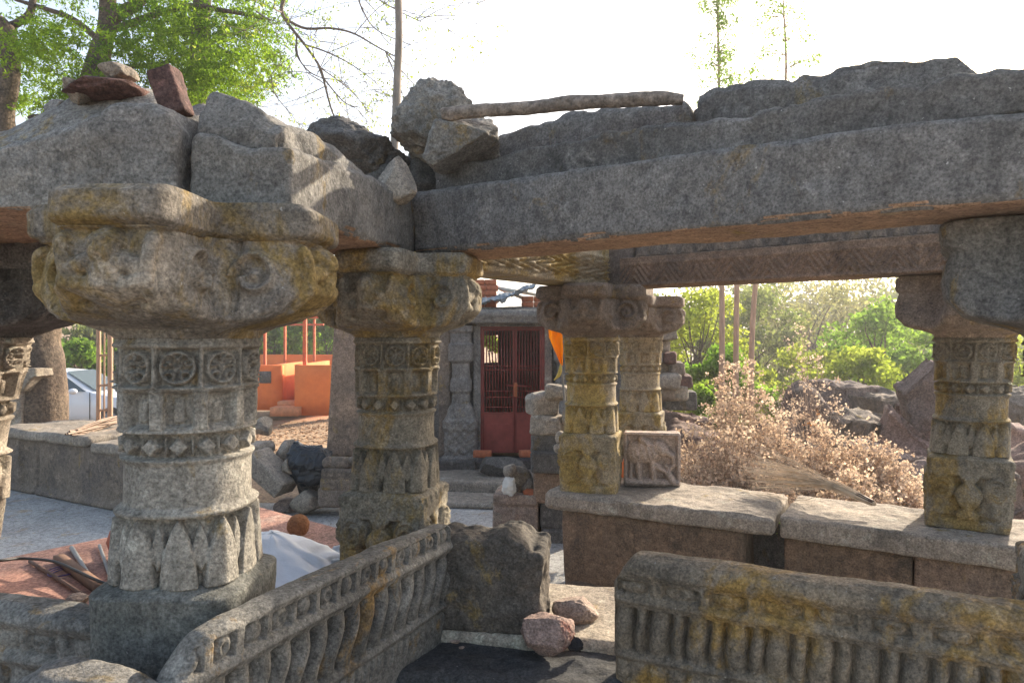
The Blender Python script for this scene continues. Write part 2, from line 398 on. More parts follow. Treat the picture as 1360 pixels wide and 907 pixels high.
# ------------------------------------------------------------------ carved column
def seg(x, z, a, b, r0, r1=None):
    r1 = r1 or r0; ax, az = a; bx, bz = b; dx, dz = bx-ax, bz-az
    t = np.clip(((x-ax)*dx+(z-az)*dz)/(dx*dx+dz*dz), 0, 1); d = np.hypot(x-ax-t*dx, z-az-t*dz)
    rr = r0+(r1-r0)*t; return np.sqrt(np.clip(1-(d/rr)**2, 0, 1))*np.minimum(rr, .04)/.04
def cell(a, n):
    c = 2*np.pi/n; k = np.round(a/c); return (a-k*c), k
def gs(x, w): return np.exp(-(x/w)**2)
def shaft_relief(th, z, R0, n=10, seed=0):
    """th local angle, z height above the seat top (0..1.06); returns outward push in metres"""
    c = 2*np.pi*R0/n; a, k = cell(th, n); s = a*R0
    out = np.zeros_like(z)
    # petals .40-.61
    t = (z-.39)/.20; m = (t > 0) & (t < 1)
    wl = .475*c*np.clip(1-np.clip(t, 0, 1)**2.3, 0, 1)**.8
    lf = sst(-.001, .008, wl-np.abs(s))
    a2, _ = cell(th+np.pi/n, n); s2 = a2*R0
    wd = .20*c*np.clip(np.sin(np.clip((t-.25)/.7, 0, 1)*np.pi), 0, 1)
    dt = sst(0, .006, wd-np.abs(s2))
    out = np.where(m, -.022+.028*lf*(1-.25*np.abs(s)/(.5*c))+.017*dt*(1-lf), out)
    out = out+.004*gs(z-.600, .012)
    # diamonds .745-.81
    t = (z-.745)/.066; m = (t > 0) & (t < 1)
    nd = n*1.5; a3, _ = cell(th, int(nd)); s3 = a3*R0/(np.pi*R0/int(nd)); tt = 2*t-1
    dia = sst(0, .25, .82-np.abs(s3)-np.abs(tt)*.9); btw = sst(0, .2, np.abs(s3)-.8)*sst(0, .3, .9-np.abs(tt))
    out = np.where(m, -.017+.022*np.maximum(dia, btw*.6), out)
    out = out+.007*(gs(z-.740, .010)+gs(z-.816, .010))
    # panels .82-.93
    t = (z-.826)/.10; m = (t > 0) & (t < 1)
    rib = sst(.30*c, .36*c, np.abs(s)); rec = (1-rib)*sst(0, .12, t)*sst(0, .12, 1-t)
    inner = sst(.0, .006, .17*c-np.abs(s))*sst(.1, .2, t)*sst(.1, .25, .9-t)
    out = np.where(m,   .007*rib-.016*rec+.006*inner, out)
    # medallions .93-1.05
    t = (z-.935)/.105; m = (t > 0) & (t < 1); zz = (t-.5)*.105; ss = s*1.0
    d = np.hypot(ss, zz-.0); ring = gs(d-.040, .006)
    cu = 0
    for sx in (-1, 1):
        dx = ss-sx*.024; dz = zz-.016; dd = np.hypot(dx, dz); an = np.arctan2(dz, dx*sx)
        cu = cu+gs(dd-.006-.0035*(an+np.pi)/1.2, .0035)+gs(dd, .005)
        dz = zz+.022; dd = np.hypot(ss-sx*.020, dz); cu = cu+gs(dd-.011, .0038)
    face = gs(np.hypot(ss*1.3, zz+.006), .013)+gs(np.hypot(ss, zz+.034), .008)+gs(np.hypot(ss-.009, zz-.004), .0035)+gs(np.hypot(ss+.009, zz-.004), .0035)
    fr = sst(.43*c, .47*c, np.abs(s))
    out = np.where(m, -.019+.023*np.clip(np.maximum(np.maximum(ring, fr), np.minimum(cu, 1)), 0, 1)+.014*np.clip(face, 0, 1), out)
    wr = .45+.55*(np.abs(np.sin(k*5.3+seed*1.7)*91.7) % 1); out = np.where(z > .93, out*wr, out)
    out = out+.007*gs(z-.932, .007)+.006*gs(z-1.047, .008)
    return out
def base_relief(s, z, h):
    """one face of the square base; s in [-1,1], z 0..0.40: overflowing vase under foliage scrolls"""
    t = z/.40; x = s*h
    fr = sst(.80, .86, np.abs(s))*.0
    rec = sst(.0, .06, .70-np.abs(s))*sst(.12, .16, t)*sst(.12, .16, .86-t)
    prof = np.interp(t, [.16, .22, .27, .36, .46, .56, .64, .70, .78], [.30, .34, .16, .30, .40, .34, .16, .26, .28])
    vase = sst(0, .05, prof-np.abs(s))
    ph = np.sqrt(np.clip(1-(np.abs(s)/np.maximum(prof, .05))**2, 0, 1))
    o = -.024*rec+.030*rec*vase*(.45+.55*ph)
    sc_ = 0; lfm = 0
    for sx in (-1, 1):
        dx = (s-sx*.60)*h; dz = z-.225; dd = np.hypot(dx*1.15, dz*.8); an = np.arctan2(dz, dx*sx)
        body = sst(0, .012, .062-dd); lfm = np.maximum(lfm, body)
        sc_ = sc_+body*np.cos(dd*270-an*1.0)*.5
        tail = sst(0, .01, .026+.02*(t-.2)-np.abs(dx+sx*.012*np.cos(z*26)))*sst(.16, .2, t)*sst(0, .1, .48-t); lfm = np.maximum(lfm, tail)
    o = np.where(lfm > 0, o*(1-lfm)+lfm*(.006+.011*sc_), o)
    # hatched leaf frame
    hatch = .004*np.sign(np.sin((s*h*90+np.abs(t-.5)*14)))*(sst(.74, .78, np.abs(s))+sst(.86, .88, t)*sst(0, .02, .97-t))
    o = o+.6*hatch*sst(.02, .1, t)
    return o
def cap_profile(t, kind='big'):
    a = np.interp(t, [0, .05, .12, .20, .34, .5, .62, .70, .735, .76, .80, .95, 1], [1.02, 1.08, 1.36, 1.78, 2.02, 2.05, 2.02, 1.97, 1.96, 2.03, 2.07, 2.06, 1.98])
    w = np.interp(t, [0, .1, .2, .35, .5, .7, .735, .76, 1], [1.02, 1.06, 1.02, .92, .84, .79, .79, .83, .83])
    return a, w
def column(label, X, Y, yaw, mats, group='carved pillars of the ruined pavilion', h=.2, res=.005, seed=1, wear=.0, lean=0., leany=0, z0=ST, ztop=1.955, capscale=1., baseface=True, capz=None, name='stone_pillar', capmat=None, arms=1.0, cut=1.0, basek=1.03, basemat=None, basep=14., capw_=1.0, plain_cap=False):
    root = thing(name, (X, Y, z0), label, 'pillar', group)
    S = 1.06
    nth = int(2*np.pi*h/res); th = np.linspace(0, 2*np.pi, nth, endpoint=False)
    def section(zs, fn, mat, name, amp, capt=True, f=9., extra=None, nrm=None):
        T, Z = np.meshgrid(th, zs)
        r = fn(T, Z)
        r2 = r.ravel()
        x = r2*np.cos(T.ravel()); y = r2*np.sin(T.ravel()); z = Z.ravel()
        p = np.stack([x, y, z], 1)+seed*5.3
        e = amp*fbm(p, f, 5, seed, .6)+amp*1.6*fbm(p, 2.3, 2, seed+2)
        if extra is not None: e = e+extra(x, y, z)
        nx, ny = nrm(x, y, z) if nrm else (np.cos(T.ravel()), np.sin(T.ravel()))
        x = x+e*nx; y = y+e*ny
        zz = z+.25*amp*fbm(p, 12, 3, seed+8)
        a = R(yaw); c_, s_ = math.cos(a), math.sin(a)
        wx = x*c_+y*s_; wy = -x*s_+y*c_
        V = np.stack([X+wx+lean*z, Y+wy+leany*z, z0+zz], 1)
        n = len(zs); F = [gridfaces(n, nth, True)]
        b = len(V); j = np.arange(nth); j2 = (j+1) % nth
        V = np.concatenate([V, [[X+lean*zs[0], Y+leany*zs[0], z0+zs[0]], [X+lean*zs[-1], Y+leany*zs[-1], z0+zs[-1]]]])
        F.append(np.concatenate([np.stack([j2, j, np.full(nth, b)], 1), np.stack([(n-1)*nth+j, (n-1)*nth+j2, np.full(nth, b+1)], 1)]))
        return emit(name, V, F, mat, root)
    # base
    def fb(T, Z):
        k = np.round(T/(np.pi/2)); ph = T-k*np.pi/2; s = np.tan(ph)
        p = basep; c, q = np.abs(np.cos(T)), np.abs(np.sin(T)); hh = h*basek
        r = hh/(c**p+q**p)**(1/p)
        edge = sst(.985, .93, np.abs(s))
        rel = 1.5*base_relief(s, Z, hh) if baseface else 0
        r = r+rel*edge/np.maximum(np.cos(ph), .7)
        b = sst(.385, .41, Z)    # shoulder to round
        r = r*(1-b)+h*1.0*b
        return r-.012*gs(Z-.03, .006)*0
    section(np.arange(0, .412, res), fb, basemat or mats[0], 'base', .0035+wear*.5)
    def fs(T, Z):
        p = np.interp(Z, [.38, .42, .60, .615, .80, .93, 1.06], [3.2, 3.0, 2.6, 2.15, 2.1, 2.35, 2.5])
        c, q = np.abs(np.cos(T)), np.abs(np.sin(T))
        rr = np.interp(Z, [.38, .58, .60, .615, .74, .76, .92, .935, 1.06], [.97, .93, .945, .90, .90, .93, .93, .965, .965])*h
        r = rr/(c**p+q**p)**(1/p)
        k = np.round(T/(np.pi/2)); ph = T-k*np.pi/2
        r = r+.010*sst(.30, .24, np.abs(ph))*sst(.93, .94, Z)
        keep = 1-wear*8*np.clip(fbm(np.stack([np.cos(T.ravel()), np.sin(T.ravel()), Z.ravel()*3], 1)+seed, 2., 2, seed), 0, .12).reshape(T.shape)
        return r+1.45*shaft_relief(T, Z, h, 10, seed)*keep
    section(np.concatenate([np.arange(.408, 1.060, res), [1.066]]), fs, mats[1], 'shaft', .0022+wear*.3)
    # capital
    zc0, zc1 = 1.06, ztop-z0; H = zc1-zc0
    def capw(z):
        t = np.clip((z-zc0)/H, 0, 1); a, w_ = cap_profile(t); a = 1+(a-1)*arms; return t, a*h*capscale, w_*h*capw_
    def arm(x, y):
        T = np.arctan2(y, x); k = np.round(T/(np.pi/2)); A = k*np.pi/2; ca, sa = np.cos(A), np.sin(A)
        return x*ca+y*sa, -x*sa+y*ca, ca, sa, k
    def nrm(x, y, z):
        t, a, w_ = capw(z); r_, q, ca, sa, k = arm(x, y); p = 9.
        nr = (np.abs(r_)/a)**(p-1)/a+.02; nt = (np.abs(q)/w_)**(p-1)/w_*np.sign(q); n = np.hypot(nr, nt)+1e-9; nr, nt = nr/n, nt/n
        return nr*ca-nt*sa, nr*sa+nt*ca
    def ex(x, y, z):
        t, a, w_ = capw(z); r_, q, ca, sa, k = arm(x, y); u = q/h; v = t*(H/h)          # both in units of the pillar half width
        def sg(A, B, r0, r1=None): return seg(u*.2, v*.2, (A[0]*.2, A[1]*.2), (B[0]*.2, B[1]*.2), r0*.2, (r1 or r0)*.2)
        V1 = .735*H/h
        o = np.zeros_like(x)
        for sx in (-1, 1):
            for (A, B, r0, r1) in (((.18, V1-.45), (.52, V1-.60), .15, .12), ((.52, V1-.60), (.62, V1-.18), .12, .13), ((.14, .62), (.50, .78), .17, .15), ((.50, .78), (.55, .42), .14, .11), ((.55, .42), (.38, .40), .1, .1)):
                o = np.maximum(o, sg((sx*A[0], A[1]), (sx*B[0], B[1]), r0, r1))
        o = np.maximum(o, sg((0, V1-.62), (0, .74), .24, .30)); hd = sg((0, V1-.26), (0, V1-.32), .25, .22); o = np.maximum(o, hd*1.25)
        eye = gs(np.hypot(np.abs(u)-.09, v-(V1-.24)), .035)+gs(np.hypot(u*.5, v-(V1-.42)), .03)
        face = sst(.80*a, .93*a, r_)*sst(.30, .40, v)
        eF = (.052*o-.034-.012*eye)*sst(0, .08, V1-v+.02)
        rr = r_/h; s0 = 1.40; d = np.hypot(rr-s0, v-.95); an = np.arctan2(v-.95, rr-s0)
        scr = gs(d-.26-.03*an, .055)+gs(d, .09)
        leafs = .5+.5*np.cos((rr-1)*16+3*np.sin(v*5))
        fl = sst(.93, 1.1, rr)*(1-face)*(t < .74)
        eS = .030*np.clip(scr, 0, 1)*fl-.012*fl+.008*leafs*sst(.75, .95, v)*0-.016*gs(rr-1.12, .06)*fl
        er = .75+.5*fbm(np.stack([x, y, z], 1)+seed, 5, 3, seed)
        if plain_cap: return .012*gs(t-.55, .03)*0+.02*fbm(np.stack([x, y, z], 1)+seed, 3, 3, seed)
        return np.where(t < .74, (face*eF+eS)*er, 0)
    def fc(T, Z):
        t = (Z-zc0)/H; a, w_ = cap_profile(t); a = 1+(a-1)*arms; a = a*h*capscale; w_ = w_*h*capw_
        c, q = np.maximum(np.abs(np.cos(T)), 1e-3), np.maximum(np.abs(np.sin(T)), 1e-3)
        p = 9.
        r1 = ((c/a)**p+(q/w_)**p)**(-1/p); r2 = ((c/w_)**p+(q/a)**p)**(-1/p)
        r = (r1**8+r2**8)**(1/8)
        cir = 1.02*h; b = sst(.16, .0, t)
        return r*(1-b)+cir*b
    resc = res*1.15; nsplit = 1.0 if plain_cap else .735
    nth2 = int(nth*1.7); th_old = th; th = np.linspace(0, 2*np.pi, nth2, endpoint=False); nth_old = nth; nth = nth2
    zs = np.concatenate([np.arange(zc0+.004, zc0+nsplit*H, resc)])
    section(zs, fc, capmat or mats[2], 'capital', .006+wear, extra=ex, f=7, nrm=nrm)
    if not plain_cap:
        zs = np.concatenate([[zc0+nsplit*H-.004], np.arange(zc0+nsplit*H+.002, zc1-.006, resc), [zc1-.003, zc1-.001]])
        def fa(T, Z):
            r = fc(T, Z); t = (Z-zc0)/H
            return r-.012*sst(.93, 1.0, t)-.012*sst(.775, .735, t)
        section(zs, fa, capmat or mats[3], 'abacus', .006+wear*1.3, f=6)
    return root

column('pale grey round carved pillar, nearest in view, under a broad ochre stained bracket capital', -.925, 1.96, 2, (M_grey, M_grey, M_cap, M_cap), res=.0031, seed=3, wear=.003, h=.18, lean=.0, baseface=False, arms=1.16, basek=1.12, basep=5., basemat=M_mossy)
column('olive stained pillar beside the pale nearest pillar, at the near corner of the grey beam', -.525, 3.07, 12, (M_olive, M_olive, M_olive, M_olive), res=.0045, seed=11, wear=.002, h=.182, lean=.01, arms=.97)
column('yellow lichened slim pillar standing left of the elephant relief on the seat slab', .562, 4.84, 14, (M_yell, M_yell, M_brown, M_brown), res=.006, seed=23, h=.19, arms=.95)
column('brown grey pillar on the right end of the seat slab, past the broom', 2.62, 3.95, 31, (M_olive, M_olive, M_brown, M_brown), res=.0055, seed=31, h=.195, lean=.05, plain_cap=True, arms=1.03)
column('large dark capital and shaft cut off by the right edge of the photo', 1.77, 2.02, 31, (M_balu, M_balu, M_block, M_block), res=.005, seed=37, wear=.006, h=.2, arms=1.06, capw_=1.12, plain_cap=True)
column('yellowish pillar half hidden behind the slim lichened pillar', 1.165, 6.2, 18, (M_yell, M_yell, M_brown, M_brown), res=.008, seed=41, h=.19, arms=.95)
column('dark capital at the left edge over a sunlit honeycomb weathered shaft', -2.31, 2.72, 4, (M_tan, M_tan, M_dark, M_dark), res=.006, seed=47, wear=.010, h=.175, lean=.165, basek=.8, baseface=False, arms=1.15)

# ------------------------------------------------------------------ beams and roof slabs
def interp(pts):
    a = np.array(pts, float); return lambda s: np.interp(s, a[:, 0], a[:, 1])
def prof(p0, yaw, pix, off=0.):
    """turn silhouette pixels into (distance along the slab, height) for the plane through p0 set back by off"""
    c, s = math.cos(R(yaw)), math.sin(R(yaw)); ox = p0[0]+off*s; oy = p0[1]+off*c; out = []
    for px, py in pix:
        k = (px-680)/FPX
        t = (k*oy-ox)/(c+k*s); D = oy-t*s
        out.append((t, EYE-(py-HZ)/FPX*D-p0[2]))
    return out
def ragged(pts, amp=.012, f=9, seed=0, back=None, Dp=1., ls=0.):
    g = interp(pts); gb = interp(back) if back else None
    def fn(x, y):
        z = g(x)
        if gb is not None: z = z+(gb(x)-z)*sst(.25, .8, y/Dp)
        return z+amp*fbm(np.stack([x, y, 0*x], 1), f, 3, seed)
    return fn
YF = 35.1
F0 = (-.454, 3.05, 1.96)
tp = prof(F0, YF, [(545, 256), (700, 231), (900, 202), (1100, 175), (1250, 156), (1360, 148)])
slab('roof_beam', M_beam, F0, YF, 2.75, .36, .26, res=.011, r=.022, rough=.012, big=.008, seed=4, chip=.045, zt=ragged(tp, .006, 8, 2),
     relief=lambda x, z: .012*fbm(np.stack([x, z, 0*x], 1), 3, 4, 5)-.012*np.clip(fbm(np.stack([x, z, 0*x], 1), 14, 3, 8)-.15, 0, 1),
     label='long straight grey stone beam crossing the top of the doorway to the right edge', cat='beam')
F1 = (F0[0]+.10*math.sin(R(YF))+.03, F0[1]+.10*math.cos(R(YF)), 2.16)
tp = prof(F1, YF, [(556, 228), (640, 211), (700, 196), (820, 174), (900, 160), (998, 154), (1002, 146), (1042, 142), (1048, 136), (1103, 132), (1171, 114), (1208, 108), (1225, 120), (1252, 101), (1327, 90), (1400, 88)])
slab('roof_slab', M_beam, F1, YF, 2.9, .5, .2, res=.011, r=.015, rough=.035, seed=6, chip=.06, zt=ragged(tp, .022, 11, 3), zb=lambda x, y: .045+0*x,
     label='rough grey layered slab lying directly on the long straight beam', cat='slab', group='rough slabs of the broken roof')
F2 = (F0[0]+.46*math.sin(R(YF))+.08, F0[1]+.46*math.cos(R(YF)), 2.22)
tp = prof(F2, YF, [(560, 245), (620, 205), (660, 184), (700, 168), (760, 152), (800, 144), (860, 137), (905, 134), (916, 141)])
L2 = prof(F2, YF, [(914, 140)])[0][0]
slab('roof_slab', M_dark, F2, YF, L2, .45, .3, res=.013, r=.025, rough=.055, seed=8, chip=.06, zt=ragged(tp, .022, 8, 4, ), 
     label='dark sloping roof slab under the lying log, left of the tallest slab', cat='slab', group='rough slabs of the broken roof')
tp = [(a-L2-.015, b) for a, b in prof(F2, YF, [(914, 137), (935, 122), (955, 112), (1050, 103), (1068, 90), (1105, 88), (1135, 75), (1160, 70), (1240, 69), (1272, 76), (1297, 92), (1315, 118), (1400, 140)])]
c, s = math.cos(R(YF)), math.sin(R(YF))
F3 = (F2[0]+(L2+.015)*c, F2[1]-(L2+.015)*s, F2[2])
slab('roof_slab', M_dark, F3, YF, 1.75, .45, .3, res=.013, r=.03, rough=.055, seed=9, chip=.06, zt=ragged(tp, .022, 8, 5),
     label='tallest dark ragged roof slab against the white sky at right', cat='slab', group='rough slabs of the broken roof')
# carved lintels
def zig(L, H, n, amp=.017):
    def fn(x, z):
        t = z/H; w_ = L/n; s = np.abs(((x/w_) % 1)-.5)*2
        m = sst(.10, .16, t)*sst(0, .06, .72-t)
        d = (s*.75+(t-.1)*1.0)
        v = np.cos(d*26)*.6*m
        bead = (sst(.80, .84, t))*(.5+.5*np.cos(x*250))*sst(0, .04, .93-t)
        ridge = gs(t-.77, .022)+gs(t-.06, .03)+gs(t-.97, .03)
        return amp*v+.006*bead+.008*ridge-.006*m
    return fn
slab('carved_lintel', M_rbrn, (.795, 5.06, 1.96), 38.0, 2.40, .26, .22, res=.008, r=.012, rough=.004, seed=12, relief=zig(2.40, .22, 10),
     label='brown lintel carved with zigzag leaves, spanning the back pillars under the beam', cat='lintel')
slab('carved_cornice', M_brown, (.86, 5.10, 2.182), 38.0, 2.34, .25, .30, res=.01, r=.01, rough=.006, seed=13,
     relief=lambda x, z: .05*sst(0, .15, np.abs(((x/.12) % 1)-.5)*2-z/.14)-.03,
     label='dark cornice strip of pierced triangles on top of the zigzag lintel', cat='cornice')
def slab_right(name, mat, a, b, depth, H, **k):
    """slab from ground point a (near) to b (far) whose relief face looks to the right of a->b"""
    dx, dy = b[0]-a[0], b[1]-a[1]; L = math.hypot(dx, dy)
    yaw = math.degrees(math.atan2(-dy, dx))
    return slab(name, mat, (a[0], a[1], a[2]), yaw, L, depth, H, **k)
slab_right('carved_lintel', M_yell, (-.36, 3.42, 1.96), (.715, 5.02, 1.96), .30, .36, res=.009, r=.014, rough=.006, seed=15,
     relief=lambda x, z: .020*np.cos(x*34+3.2*np.abs(((z/.085) % 1)-.5)*2*3)*sst(.02, .04, z)*sst(0, .03, .2-z)+.012*gs(z-.21, .01),
     label='yellow sunlit lintel with wavy carving running back from the olive pillar', cat='lintel')
slab('corner_block', M_brown, (.60, 5.22, 1.962), 38, .34, .30, .40, res=.02, r=.02, rough=.012, seed=19, label='brown corner block resting on the slim yellow pillar between the two carved lintels', cat='block')
slab_right('back_lintel', M_brown, (.80, 5.25, 1.96), (1.35, 6.5, 1.96), .28, .2, res=.03, r=.02, rough=.008, seed=16,
     label='plain brown stone lintel joining the two yellow pillars behind', cat='lintel')
# left blocks
A0 = (-2.6, 1.945, 1.955)
fr = prof(A0, 0, [(-200, 200), (0, 192), (44, 178), (100, 170), (125, 158), (150, 142), (200, 136), (222, 142), (232, 160)])
bk = prof(A0, 0, [(-200, 190), (0, 185), (30, 176), (68, 156), (97, 145), (125, 131), (160, 121), (175, 120), (203, 126), (222, 137), (232, 150)], .42)
slab('roof_block', M_block, A0, 0, 1.635, .95, .25, res=.009, r=.02, rough=.03, seed=20, chip=.05, big=.02, f=6, zt=ragged(fr, .022, 7, 6, bk, .5),
     label='big weathered grey block at top left with ochre stains, over the left edge capital', cat='block', group='massive blocks above the nearest capital')
B0 = (-.925, 1.97, 1.955); YB = -80.2+90-0
# block B runs away from the viewer: its end face looks forward
Lb = 1.03
slab('roof_block', M_block, (-.945, 1.985, 1.955), 9.0, .32, 1.16, .2, res=.010, r=.02, rough=.022, seed=22, chip=.05, big=.01,
     zt=lambda x, y: .235-.05*sst(.05, .2, x)*sst(.5, 0, y)-.0*y+.03*sst(.3, 1.0, y)+.008*fbm(np.stack([x, y, 0*x], 1), 9, 3, 7),
     label='grey block with a sunlit ochre right face running back to the long beam', cat='block', group='massive blocks above the nearest capital')
def capslab(x, y):
    e = np.interp(y, [0, .05, .2, .45, .6, .8, 1.0], [.10, .19, .19, .185, .15, .11, .05])
    return e*(1-.45*np.clip((x-.03)/.24, 0, 1)**1.5)+.01+.02*fbm(np.stack([x, y, 0*x], 1), 7, 4, 9)
slab('roof_slab', M_block, (-.935, 2.02, 2.13), 9, .27, 1.0, .2, res=.011, r=.03, rough=.04, seed=24, zt=capslab, chip=.05,
     label='cracked pale slab lying on the grey block beside the standing red stone', cat='slab', group='rough slabs of the broken roof')
rock('loose_rock', M_dark, 396, 163, 548, 262, 3.4, .6, seed=31, n=34, rough=.14, cuts=9, label='dark low rock on the roof between the cracked slab and the wooden pole', cat='rock', group='loose rocks on the roof')
V, F = rock_geo((0, 0, 0), (.22, .2, .21), seed=46, n=28, cuts=12, rough=.06)
k_ = 1-.75*np.clip(V[:, 2]/.21+.35, 0, 1); V[:, 0] = V[:, 0]*k_+.01*np.clip(V[:, 2]/.1, -1, 1); V[:, 1] *= k_
emit('loose_rock', V+np.array(P(526, 240, 2.88)), F, M_tan, label='small pale wedge shaped rock in the corner where block and long beam meet', cat='rock', group='loose rocks on the roof')
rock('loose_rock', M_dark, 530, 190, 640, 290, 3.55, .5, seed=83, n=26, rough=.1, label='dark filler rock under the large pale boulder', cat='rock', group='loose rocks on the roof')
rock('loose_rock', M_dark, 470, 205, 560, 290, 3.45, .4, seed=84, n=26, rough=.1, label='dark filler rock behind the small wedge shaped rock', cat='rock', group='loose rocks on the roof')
rock('loose_rock', M_block, 522, 116, 662, 232, 3.3, .5, seed=57, n=44, rough=.16, cuts=10, label='large pale boulder on the roof beside the foot of the upright pole', cat='rock', group='loose rocks on the roof')
rock('loose_rock', M_block, 560, 160, 664, 224, 3.02, .35, seed=52, n=30, rough=.08, cuts=13, tilt=14, label='slanting flat rock leaning under the end of the lying log', cat='rock', group='loose rocks on the roof')
rock('loose_rock', M_red, 90, 104, 198, 140, 2.3, .3, seed=61, n=26, rough=.08, cuts=11, label='flat dark red rock on top of the big left block', cat='rock', group='loose rocks on the roof')
rock('loose_rock', M_tan, 86, 108, 136, 142, 2.27, .16, seed=62, n=20, rough=.06, label='pale rounded rock at the left end of the flat red rock', cat='rock', group='loose rocks on the roof')
rock('loose_rock', M_tan, 138, 89, 182, 112, 2.3, .14, seed=63, n=20, rough=.06, label='small grey round stone sitting on the flat red rock', cat='rock', group='loose rocks on the roof')
rock('loose_rock', M_block, 62, 136, 100, 158, 2.35, .14, seed=66, n=18, rough=.06, label='small grey lump at the left shoulder of the big left block', cat='rock', group='loose rocks on the roof')
V, F = rock_geo(P(227, 125, 2.08), (.088, .09, .155), seed=64, n=26, cuts=5, rough=.05, tilt=14)
V, F = slab_geo((0, 0, 0), 0, .09, .08, .15, res=.006, r=.012, rough=.01, seed=64, f=12)
V = V-np.array([.045, .04, .075]); a = R(19); V[:, 0] *= .85; V = np.stack([V[:,0]*math.cos(a)-V[:,2]*math.sin(a), V[:,1], V[:,0]*math.sin(a)+V[:,2]*math.cos(a)], 1)+np.array(P(227, 125, 2.08))
emit('red_stone', V, F, M_red, label='dark red brick like stone standing tilted in the gap between the two left blocks', cat='stone')
rock('loose_rock', M_tan, 226, 158, 246, 176, 2.2, .12, seed=65, n=14, label='tiny pale pebble wedged below the tilted red stone', cat='rock', group='loose rocks on the roof')
# wooden pole and log
pts = smooth_path([P(522, 235, 3.75), P(526, 150, 3.75), P(528, 100, 3.77), P(530, 40, 3.78), P(528, -60, 3.8), P(531, -200, 3.8)], 40)
rr = np.linspace(.023, .019, 40)+.003*gs(np.linspace(0, 1, 40)-.27, .02)
V, F = tube_geo(pts, rr, 10); emit('upright_pole', V, F, M_stick, label='thin grey wooden pole standing upright on the roof and leaving the top of the photo', cat='pole')
pts = smooth_path([P(588, 153, 2.9), P(640, 147, 2.86), P(700, 144, 2.83), P(760, 137, 2.8), P(820, 134, 2.77), P(870, 131, 2.75), P(907, 133, 2.74)], 60)
rr = .029+.0035*np.interp(np.linspace(0, 14, 60), np.arange(15), rng.normal(size=15))*.6
rr[-8:] *= np.linspace(1, .75, 8)
V, F = tube_geo(pts, rr, 14); V = V+.006*fbm(V, 40, 3, 4)[:, None]
lg = emit('lying_log', V, F, M_log, label='crooked bark covered log lying across the boulder and the roof slabs', cat='log')

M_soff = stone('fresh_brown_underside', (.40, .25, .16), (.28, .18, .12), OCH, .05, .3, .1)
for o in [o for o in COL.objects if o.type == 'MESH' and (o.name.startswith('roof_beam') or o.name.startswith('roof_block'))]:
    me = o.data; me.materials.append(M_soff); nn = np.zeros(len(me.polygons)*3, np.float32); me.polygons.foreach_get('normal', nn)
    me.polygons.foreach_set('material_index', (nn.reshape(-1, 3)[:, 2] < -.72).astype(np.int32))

# ------------------------------------------------------------------ seats and balustrades
V, F = prism([(-2.75, 2.95), (-1.6, 4.3), (-.72, 3.62), (-.36, 2.78), (-.97, 1.60), (-2.6, 1.7)][::-1], FZ, ST)
emit('painted_seat', V, F, M_pinkp, smooth=False, label='low pink painted stone seat platform around the two left pillars', cat='seat')
slab('doorway_step', M_tan, (-.47, 2.66, FZ+.01), 10, 1.45, .60, .645, res=.012, r=.025, rough=.010, seed=71, chip=.03,
     zt=lambda x, y: .64+.006*fbm(np.stack([x, y, 0*x], 1), 12, 4, 3),
     label='sunlit stone doorway step under the broken carved block', cat='step')
slab('blackened_sill', M_char, (-.50, 2.37, FZ-.2), 10, 1.5, .34, .81, res=.008, r=.05, rough=.024, seed=72, chip=.02,
     relief=lambda x, z: .014*np.cos(x*55+6*np.sin(z*30))*sst(.45, .55, z)*sst(0, .06, .76-z)-.02*gs(z-.62, .012),
     label='blackened carved sill stone in front of the doorway step', cat='sill')
